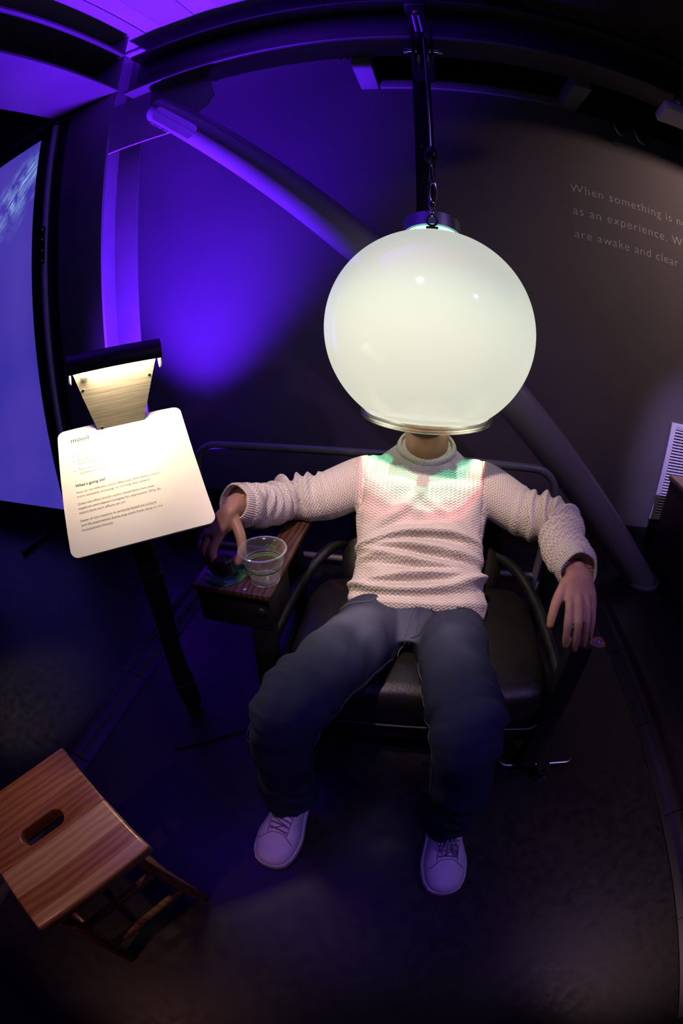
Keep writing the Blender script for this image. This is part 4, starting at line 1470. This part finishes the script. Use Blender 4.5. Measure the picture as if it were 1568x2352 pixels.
# hair on the back of the head (inside the globe)
hv, hf = loft_data([((0, 1.225, 0.865), V((0.050, 0, 0)), V((0, -0.030, 0)), 2), ((0, 1.210, 0.900), V((0.073, 0, 0)), V((0, -0.066, 0)), 2.1), ((0, 1.198, 0.960), V((0.081, 0, 0)), V((0, -0.090, 0)), 2.1), ((0, 1.192, 1.010), V((0.077, 0, 0)), V((0, -0.096, 0)), 2), ((0, 1.195, 1.045), V((0.053, 0, 0)), V((0, -0.066, 0)), 2), ((0, 1.197, 1.058), V((0.014, 0, 0)), V((0, -0.018, 0)), 2)], 28, 4)
hv = [V(v) + V((0, 0.024, HZ)) for v in hv]
link('hair', hv, hf, M_hair, pe, 'all')
# short beard along the jaw
bv, bf = loft_data([((0, 1.143, 0.798), V((0.026, 0, 0)), V((0, -0.024, 0.004)), 2), ((0, 1.146, 0.808), V((0.046, 0, 0)), V((0, -0.052, 0)), 2), ((0, 1.152, 0.830), V((0.057, 0, 0)), V((0, -0.066, 0)), 2.2), ((0, 1.160, 0.842), V((0.060, 0, 0)), V((0, -0.070, 0)), 2.2)], 28, 3)
bv = [V(v) + V((0, 0.020, HZ)) for v in bv]
link('beard', bv, bf, M_hair, pe, 'all')

# ---- sweater: torso and sleeves grown into one cloth
mb = MB()
X = V((1, 0, 0))


def sec(c, a, n_, b, e=2.0):
    return (V(c), V((a, 0, 0)), V(n_).normalized() * b, e)


NF = (0, -0.72, 0.69)
mb.add(*loft_data([sec((0.022, 0.914, 0.313), 0.187, NF, 0.128, 2.3), sec((0.022, 0.945, 0.345), 0.190, NF, 0.128, 2.3), sec((0.018, 0.985, 0.385), 0.182, NF, 0.126, 2.3), sec((0.014, 1.030, 0.427), 0.172, NF, 0.121, 2.3),
                    sec((0.010, 1.075, 0.473), 0.176, NF, 0.119, 2.3), sec((0.006, 1.120, 0.527), 0.186, NF, 0.116, 2.4), sec((0.005, 1.152, 0.580), 0.186, (0, -0.78, 0.62), 0.104, 2.5),
                    sec((0.005, 1.178, 0.630), 0.168, (0, -0.90, 0.43), 0.080, 2.5), sec((0.005, 1.186, 0.668), 0.134, (0, -1.0, 0.10), 0.074, 2.4), sec((0.005, 1.188, 0.702), 0.086, (0, -0.95, -0.25), 0.069, 2.1), sec((0.005, 1.188, 0.720), 0.070, (0, -0.92, -0.38), 0.066, 2.0)], 56, 5))


def sleeve(S, E, W_, rad, inner):
    path = bezier([S - (E - S) * 0.30 + V((0, 0, -0.005)), S, S.lerp(E, 0.55) + V((0, 0, -0.016)), E, E.lerp(W_, 0.5) + V((0, 0, -0.016)), W_], 6)
    rr_ = crv(rad, 6)
    t_ = (path[-1] - path[-3]).normalized()
    # turn back inside at the cuff to leave an open mouth
    path = path + [path[-1] + t_ * 0.006, path[-1] + t_ * 0.001, path[-1] - t_ * 0.020, path[-1] - t_ * 0.028]
    rr_ = rr_ + [rr_[-1] - 0.004, inner, inner - 0.002, 0.012]
    v, f = tube_data(path, rr_, 32, flat=1.0)
    mb.add(v, f)
    return path[:-4]


slL = sleeve(SHL, ELL, WRL + (ELL - WRL).normalized() * 0.026, [0.050, 0.071, 0.070, 0.055, 0.049, 0.048], 0.040)
slR = sleeve(SHR, ELR, WRR, [0.050, 0.071, 0.067, 0.057, 0.050, 0.049], 0.041)
sm = remeshed(mb, 0.0042, 10, 0.5)
nv = len(sm.vertices)


def param(path):
    L = [0.0]
    for a, b in zip(path, path[1:]):
        L.append(L[-1] + (b - a).length)
    return L


LL, LR = param(slL), param(slR)


def near(path, L, p):
    best = (1e9, 0, None)
    for i in range(len(path) - 1):
        a, b = path[i], path[i + 1]
        d = b - a
        t_ = max(0, min(1, (p - a).dot(d) / d.length_squared))
        q = a + d * t_
        ds = (p - q).length
        if ds < best[0]:
            best = (ds, L[i] + d.length * t_, q, d.normalized())
    return best


spA, spB = V((0.02, 0.945, 0.345)), V((0.005, 1.165, 0.60))
sdir = (spB - spA).normalized()


def ridge(d, w_):
    return math.exp(-(d / w_) ** 2)


def sstep(a, b, x):
    t_ = max(0.0, min(1.0, (x - a) / (b - a)))
    return t_ * t_ * (3 - 2 * t_)


knit = []
newco = []
for vtx in sm.vertices:
    p = vtx.co
    n_ = vtx.normal
    is_l = p.x < 0
    path, L = (slL, LL) if is_l else (slR, LR)
    lim = -0.158 if is_l else 0.170
    out_ = (p.x < lim) if is_l else (p.x > lim)
    ds, ll, q, tt = near(path, L, p) if abs(p.x) > 0.12 else (9, 0, None, None)
    sv = (p - spA).dot(sdir)
    on_sleeve = out_ and ds < 0.10 and (p.z + 0.55 * p.y) > 1.02
    if on_sleeve:
        ra = (p - q)
        ref_ = V((0, 0, 1)) - tt * tt.z
        ref_.normalize()
        sd = tt.cross(ref_)
        ang = math.atan2(ra.dot(sd), ra.dot(ref_))
        u_, v_ = ang * 0.062, ll
        tot = L[-1]
        s_ = ll / tot
        env = sstep(0.30, 0.50, s_) * (1 - sstep(0.90, 0.99, s_))
        ph = ll / 0.040 + 0.35 * math.sin(ang + (0.5 if is_l else 2.0)) + 0.4 * mnoise.noise(p * 9)
        dsp = env * (0.0125 * (0.5 + 0.5 * math.sin(2 * PI * ph)) ** 1.4 * (0.55 + 0.45 * math.cos(ang * 1.0 - 0.8)) + 0.004 * mnoise.noise(p * 16))
        # bunched cloth at the elbow
        dsp += 0.005 * ridge(s_ - 0.60, 0.03) * max(0, math.cos(ang - (0.3 if is_l else -0.4)))
        dsp += 0.006 * ridge(s_ - 0.50, 0.025) * max(0, math.cos(ang + 0.2))
        dsp += 0.006 * ridge(s_ - 0.985, 0.035) - 0.003 * ridge(s_ - 0.93, 0.02)
    else:
        u_, v_ = p.x, sv
        fr_ = max(0.0, n_.dot(V((0, -0.72, 0.69))))
        sidef = abs(p.x)
        dsp = 0.0
        x = p.x
        for s0, k1, k2, w_, amp, xc, xw in ((0.002, -0.02, 0.3, 0.016, 0.007, 0.0, 0.6), (0.036, 0.06, 0.9, 0.013, 0.011, -0.02, 0.30), (0.072, 0.10, -0.6, 0.012, 0.010, -0.09, 0.16), (0.078, -0.10, 0.4, 0.012, 0.010, 0.10, 0.15),
                                            (0.110, -0.20, 0.3, 0.014, 0.012, 0.03, 0.18), (0.150, -0.06, -0.8, 0.014, 0.011, 0.02, 0.22), (0.186, 0.10, -1.6, 0.017, 0.013, -0.02, 0.22), (0.145, 0.25, 0, 0.010, 0.008, -0.14, 0.06)):
            dsp += amp * ridge(sv - s0 - k1 * x - k2 * x * x, w_) * ridge(x - xc, xw) * (0.12 + 0.88 * fr_) * 1.25
        for s0, k1, k2, w_, amp, xc, xw in ((0.017, 0.05, 0.5, 0.008, 0.004, 0.0, 0.5), (0.056, 0.10, 0.4, 0.008, 0.008, -0.02, 0.20), (0.093, -0.05, 0.3, 0.008, 0.009, 0.02, 0.16), (0.131, -0.12, -0.2, 0.008, 0.009, 0.02, 0.18), (0.169, 0.08, -1.1, 0.008, 0.010, -0.02, 0.18)):
            dsp -= amp * ridge(sv - s0 - k1 * x - k2 * x * x, w_) * ridge(x - xc, xw) * (0.12 + 0.88 * fr_)
        # shallow drape lines from the shoulders to the chest
        dsp += 0.004 * ridge(sv - 0.29 + 0.9 * abs(x - 0.0), 0.02) * fr_ + 0.004 * ridge(sv - 0.25 + 0.6 * abs(x + 0.02), 0.016) * fr_
        dsp += 0.004 * mnoise.noise(p * 11) + 0.002 * mnoise.noise(p * 28)
        dsp *= 1 - sstep(0.30, 0.345, sv)
        # seam dip at the armhole
    seam = ridge(p.x - lim, 0.006) if (p.z + 0.55 * p.y) > 1.10 else 0
    newco.append(p + n_ * (1.8 * dsp - 0.0025 * seam))
    knit.append((u_, v_, 1.0 if on_sleeve else 0.0))
for vtx, c in zip(sm.vertices, newco):
    vtx.co = c
at = sm.attributes.new('knit', 'FLOAT_VECTOR', 'POINT')
at.data.foreach_set('vector', [c for k in knit for c in k])
sm.transform(Matrix.Translation(-ORG['person']))
sw = link_mesh('sweater', sm, M_knit, pe, 'all')
sw['label'] = 'cream zigzag knit sweater'
ORG[sw.name] = ORG['person']


def rib(name, path, r, wd, flat=0.55, n=10, closed=True, lenu=None):
    """ribbed band of knit with its own knit coordinates"""
    v, f = tube_data(path, r, n, flat=flat, closed=closed)
    o = link(name, v, f, M_rib, sw, 'all')
    a = o.data.attributes.new('knit', 'FLOAT_VECTOR', 'POINT')
    m_ = len(v) // n
    tot = sum((path[(i + 1) % m_] - path[i]).length for i in range(m_))
    vals = []
    for i in range(m_):
        for k in range(n):
            vals += [tot * i / m_, k * 0.002, 0.0]
    a.data.foreach_set('vector', vals)
    return o


cp_ = []
for k in range(72):
    q = 2 * PI * k / 72
    fv = V((0, -0.90, -0.42)).normalized() * 0.071
    cp_.append(V((0.006, 1.187, 0.713)) + V((0.078 * math.sin(q), 0, 0)) + fv * math.cos(q))
rib('collar', cp_, 0.0115, 0.02, flat=0.5)


def cuff(path, r, name='cuff'):
    c = path[-1]
    t_ = (path[-1] - path[-3]).normalized()
    a, b = frame_of(t_, V((0, 0, 1)))
    vs_, fs, vals = [], [], []
    prof_ = [(-0.012, r + 0.002), (-0.006, r + 0.0055), (0.004, r + 0.006), (0.018, r + 0.0045), (0.034, r + 0.001), (0.038, r - 0.002), (0.034, r - 0.005), (0.015, r - 0.004)]
    N = 72
    for i, (h, rr) in enumerate(prof_):
        for k in range(N):
            q = 2 * PI * k / N
            wob = 1 + 0.03 * math.sin(3 * q + 1) + 0.02 * math.sin(5 * q)
            vs_.append(c + t_ * (h + 0.004 * math.sin(2 * q + 0.6)) + (a * math.cos(q) + b * math.sin(q)) * rr * wob)
            vals += [q * r, h, 0.0]
    for i in range(len(prof_) - 1):
        for k in range(N):
            fs.append((i * N + k, i * N + (k + 1) % N, (i + 1) * N + (k + 1) % N, (i + 1) * N + k))
    o = link(name, vs_, fs, M_rib, sw, 'all')
    at_ = o.data.attributes.new('knit', 'FLOAT_VECTOR', 'POINT')
    at_.data.foreach_set('vector', vals)


# hem band round the hips
hp_ = []
for k in range(140):
    q = 2 * PI * k / 140
    x_, y_ = math.cos(q), math.sin(q)
    x_ = math.copysign(abs(x_) ** (2 / 2.3), x_)
    y_ = math.copysign(abs(y_) ** (2 / 2.3), y_)
    hp_.append(V((0.022 + 0.189 * x_, 0.920, 0.319)) + V(NF).normalized() * (0.130 * y_) - sdir * (0.012 + 0.02 * max(0, x_) ** 3) + V((0, 0, 0.003 * math.sin(5 * q))))
rib('hem_band', hp_, 0.0125, 0.02, flat=0.4)
cuff(slL, 0.0465)
cuff(slR, 0.0475)

# ---- jeans
mb = MB()
mb.add(*loft_data([sec((0.020, 0.960, 0.390), 0.140, NF, 0.085, 2.4), sec((0.020, 0.937, 0.360), 0.160, NF, 0.101, 2.4), sec((0.019, 0.895, 0.332), 0.180, (0, -0.60, 0.80), 0.112, 2.5), sec((0.017, 0.850, 0.330), 0.172, (0, -0.48, 0.87), 0.100, 2.6), sec((0.016, 0.800, 0.338), 0.135, (0, -0.42, 0.91), 0.082, 2.5), sec((0.016, 0.765, 0.345), 0.09, (0, -0.42, 0.91), 0.058, 2.2)], 48, 5))


def leg_tube(pts, rad):
    v, f = tube_data(bezier(pts, 7), crv(rad, 7), 32, ref=(1, 0, 0))
    mb.add(v, f)


leg_tube(PL, RA)
leg_tube(PR, RA)
jm = remeshed(mb, 0.005, 12, 0.5)
jl, jr = bezier(PL, 4), bezier(PR, 4)
JL, JR = param(jl), param(jr)
fade_sheen, newco = [], []
for vtx in jm.vertices:
    p, n_ = vtx.co, vtx.normal
    left = p.x < 0.018
    ds, ll, q, tt = near(jl if left else jr, JL if left else JR, p)
    s_ = ll / (JL if left else JR)[-1]
    inn_ = (p.x - q.x) * (1 if left else -1)
    kn = ridge(s_ - 0.56, 0.06)
    beh = sstep(-0.02, 0.05, p.y - q.y + 0.2 * (q.z - p.z))
    dsp = 0.0
    # bunches behind and beside the knees, creases at the groin, stacking at the hems
    dsp += 0.010 * kn * max(0, -inn_ / 0.06) * (0.5 + 0.5 * math.sin(ll * 150))
    dsp += 0.007 * kn * max(0, inn_ / 0.06) * (0.5 + 0.5 * math.sin(ll * 130 + 1.5))
    dsp += 0.006 * ridge(s_ - 0.13, 0.05) * math.sin(ll * 95 + p.x * 40)
    dsp += 0.0045 * sstep(0.68, 0.95, s_) * math.sin(ll * 120 + 2.0 * math.sin(p.x * 60))
    dsp += 0.009 * mnoise.noise(V((p.x * 9, p.y * 14, p.z * 14))) + 0.003 * mnoise.noise(p * 26)
    newco.append(p + n_ * dsp)
    fade_sheen.append(max(0.0, min(1.0, ridge(s_ - 0.30, 0.20) * max(0, n_.z * 0.8 - n_.y * 0.35 + (-0.15 if not left else 0.12)) * (0.8 + 0.4 * mnoise.noise(p * 12)))))  # wear fade mixed with painted sheen on upward faces, stronger on the left thigh
for vtx, c in zip(jm.vertices, newco):
    vtx.co = c
at = jm.attributes.new('fade_sheen', 'FLOAT', 'POINT')
at.data.foreach_set('value', fade_sheen)
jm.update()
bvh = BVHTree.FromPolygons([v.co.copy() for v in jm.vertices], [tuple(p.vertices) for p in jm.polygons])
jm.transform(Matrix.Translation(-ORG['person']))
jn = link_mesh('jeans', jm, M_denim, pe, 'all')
jn['label'] = 'faded dark blue jeans'
ORG[jn.name] = ORG['person']


def on_jeans(pts, n=10, off=0.001):
    out_ = []
    for p in bezier(pts, n):
        loc, nr, _, _ = bvh.find_nearest(p)
        out_.append(loc + nr * off)
    return out_


tube('fly_seam', on_jeans([(0.012, 0.845, 0.455), (0.006, 0.815, 0.440), (0.000, 0.78, 0.415), (-0.002, 0.75, 0.38), (0.002, 0.735, 0.345)]), 0.0015, M_stitch, jn, n=6)
tube('fly_stitch', on_jeans([(0.052, 0.845, 0.455), (0.054, 0.815, 0.440), (0.050, 0.785, 0.420), (0.034, 0.765, 0.40), (0.006, 0.76, 0.39)]), 0.0011, M_seam, jn, n=6)
tube('pocket_seam', on_jeans([(-0.075, 0.86, 0.455), (-0.100, 0.84, 0.43), (-0.140, 0.835, 0.40), (-0.165, 0.84, 0.37)]), 0.0017, M_stitch, jn, n=6)
tube('pocket_seam', on_jeans([(0.110, 0.86, 0.455), (0.130, 0.84, 0.43), (0.165, 0.835, 0.40), (0.185, 0.84, 0.37)]), 0.0015, M_seam, jn, n=6)
tube('inseam', on_jeans([(0.025, 0.70, 0.37), (0.045, 0.64, 0.40), (0.058, 0.56, 0.43), (0.064, 0.47, 0.455), (0.072, 0.41, 0.43), (0.080, 0.395, 0.33)], 10, 0.0006), 0.0014, M_stitch, jn, n=6)
tube('inseam', on_jeans([(0.000, 0.70, 0.37), (-0.030, 0.64, 0.40), (-0.085, 0.56, 0.43), (-0.125, 0.47, 0.455), (-0.135, 0.41, 0.43)], 10, 0.0015), 0.0020, M_seam, jn, n=6)

# ---- sneakers
def shoe(toe, heel, lab, bow):
    toe, heel = V(toe), V(heel)
    fw = (toe - heel)
    Ln = fw.length
    fw = fw.normalized()
    sd = V((fw.y, -fw.x, 0))
    root = None
    TT = [0, .006, .02, .05, .10, .16, .22, .29, .36, .44, .52, .60, .68, .76, .84, .91, .96, .99, 1.0]
    wprof = [.001, .0135, .0245, .0355, .0440, .0490, .0515, .0530, .0520, .0480, .0440, .0410, .0395, .0390, .0385, .0340, .0250, .0130, .002]
    hprof = [.026, .034, .040, .046, .051, .054, .058, .064, .073, .084, .093, .100, .103, .102, .099, .096, .090, .075, .055]

    def at_(P_, t_):
        t_ = max(0.0, min(1.0, t_))
        for i_ in range(len(TT) - 1):
            if t_ <= TT[i_ + 1]:
                f_ = (t_ - TT[i_]) / (TT[i_ + 1] - TT[i_])
                p0_, p3_ = P_[max(i_ - 1, 0)], P_[min(i_ + 2, len(TT) - 1)]
                s_ = f_ if i_ < 5 or i_ > 13 else f_ * f_ * (3 - 2 * f_) * 0.5 + f_ * 0.5
                return P_[i_] * (1 - s_) + P_[i_ + 1] * s_
        return P_[-1]
    ts = []
    for i_ in range(len(TT) - 1):
        for k in range(3):
            ts.append(TT[i_] + (TT[i_ + 1] - TT[i_]) * k / 3)
    ts.append(1.0)
    ws, hs = [at_(wprof, t_) for t_ in ts], [at_(hprof, t_) for t_ in ts]
    m_ = len(ts)
    NN = 20

    def ctr(t_):
        return toe - fw * (Ln * t_)
    vs_, fs = [], []
    for i in range(m_):
        t_ = ts[i]
        c = ctr(t_)
        w0, h0 = ws[i] * 0.97, hs[i]
        for k in range(NN + 1):
            a = PI * k / NN
            x, z = math.cos(a), math.sin(a)
            x = math.copysign(abs(x) ** 0.80, x)
            z = abs(z) ** 0.72
            nar = 1 - 0.35 * z ** 2 * sstep(0.25, 0.6, t_)
            vs_.append(c + sd * (x * w0 * nar) + V((0, 0, 0.016 + (h0 - 0.016) * z)))
    W1 = NN + 1
    for i in range(m_ - 1):
        for k in range(NN):
            fs.append((i * W1 + k, i * W1 + k + 1, (i + 1) * W1 + k + 1, (i + 1) * W1 + k))
    up = link('shoe', vs_, fs, M_shoe, pe, 'all')
    up['label'] = lab
    ORG[up.name] = ORG['person']
    # sole
    poly_r = [(ws[i] + 0.0025, ts[i] - (0.008 if ts[i] < 0.06 else 0.0)) for i in range(m_)]
    vs_, fs = [], []
    for h, g in ((0.0, -0.002), (0.004, 0.001), (0.020, 0.001), (0.025, -0.001)):
        for wv_, t_ in poly_r:
            c = ctr(t_)
            vs_.append(c + sd * (wv_ + g) + V((0, 0, h)))
        for wv_, t_ in reversed(poly_r):
            c = ctr(t_)
            vs_.append(c - sd * (wv_ + g) + V((0, 0, h)))
    P2 = 2 * m_
    for r_ in range(3):
        for k in range(P2):
            fs.append((r_ * P2 + k, r_ * P2 + (k + 1) % P2, (r_ + 1) * P2 + (k + 1) % P2, (r_ + 1) * P2 + k))
    fs.append(tuple(range(P2))[::-1])
    fs.append(tuple(3 * P2 + k for k in range(P2)))
    link('sole', vs_, fs, M_sole, up, True)

    def top(t_, x, off=0.002):
        w0, h0 = at_(wprof, t_) * 0.97, at_(hprof, t_)
        nar = 1 - 0.30 * sstep(0.25, 0.6, t_)
        xx = max(-0.98, min(0.98, x / (w0 * nar)))
        a2 = math.acos(math.copysign(abs(xx) ** 1.25, xx))
        z = abs(math.sin(a2)) ** 0.72
        return ctr(t_) + sd * x + V((0, 0, 0.016 + (h0 - 0.016) * z + off))
    # tongue
    vs_, fs = [], []
    for i in range(11):
        t_ = 0.30 + 0.27 * i / 10
        wt_ = 0.013 + 0.006 * i / 10
        for j in range(7):
            x = -wt_ + 2 * wt_ * j / 6
            vs_.append(top(t_, x, 0.0022))
    for i in range(10):
        for j in range(6):
            fs.append((i * 7 + j, i * 7 + j + 1, (i + 1) * 7 + j + 1, (i + 1) * 7 + j))
    link('tongue', vs_, fs, M_shoe, up, True)
    # toe-cap seam
    tube('toe_seam', [top(0.292 - 0.075 * max(0, abs(x) - 0.014) / 0.026, x, 0.0008) for x in [-0.040 + 0.08 * k / 16 for k in range(17)]], 0.0011, M_lace, up, n=6)
    for s in (-1, 1):
        tube('eyestay_seam', [top(0.28 + 0.30 * k / 10, s * (0.0235 + 0.004 * k / 10), 0.0008) for k in range(11)], 0.0010, M_lace, up, n=6)
    for k in range(6):
        t_ = 0.315 + 0.047 * k
        wl = 0.0185 + 0.0012 * k
        slant = 0.012 if not bow else 0.004
        pts = [top(t_ + slant * (x / wl), x, 0.0042 + 0.0015 * (1 - (x / wl) ** 2)) for x in [-wl + 2 * wl * j / 8 for j in range(9)]]
        tube('lace', pts, 0.0034, M_lace, up, n=8, flat=0.5, dome=True)
        if k < 5:
            pts = [top(t_ + 0.047 * (j / 8), (-wl + 2 * wl * j / 8) * (1 if k % 2 else -1) * 0.8, 0.0034) for j in range(9)]
            tube('lace', pts, 0.0028, M_lace, up, n=8, flat=0.5, dome=True)
        for s in (-1, 1):
            lathe('eyelet', [(0.0022, 0), (0.0034, 0.0006), (0.0034, 0)], top(t_ + slant * s, s * (wl + 0.0025), 0.0006), M_lace, up, n=10, axis=V((0, 0, 1)) + sd * s * 0.5)
    if bow:
        kn_ = top(0.54, 0.0, 0.008)
        for pts in ([(0, 0), (-0.010, 0.020), (-0.022, 0.058), (-0.014, 0.062), (-0.004, 0.030), (0, 0)], [(0, 0), (0.012, 0.018), (0.020, 0.045), (0.014, 0.048), (0.004, 0.022), (0, 0)]):
            tube('lace_bow', bezier([kn_ + sd * a + fw * b + V((0, 0, -0.42 * b + 0.006 * math.sin(b * 60))) for a, b in pts], 6), 0.0026, M_lace, up, n=8, dome=True)
        for a, b in ((0.004, 0.064), (0.016, 0.060)):
            tube('lace_tail', bezier([kn_, kn_ + sd * a * 0.5 + fw * b * 0.4 + V((0, 0, -0.015)), kn_ + sd * a + fw * b + V((0, 0, -0.40 * b))], 6), 0.0024, M_lace, up, n=8, dome=True)
        for k in range(7):
            tube('ink_scribble', [top(0.60 - 0.006 * (k % 3), -0.026 - 0.0022 * k, 0.0012), top(0.615 - 0.004 * (k % 2), -0.028 - 0.0022 * k, 0.0012)], 0.0007, M_ink, up, n=5)


shoe((-0.226, 0.262, 0), (-0.212, 0.550, 0), 'white sneaker with neatly crossed grey laces', False)
shoe((0.186, 0.252, 0), (0.160, 0.540, 0), 'white sneaker with a loose lace bow', True)
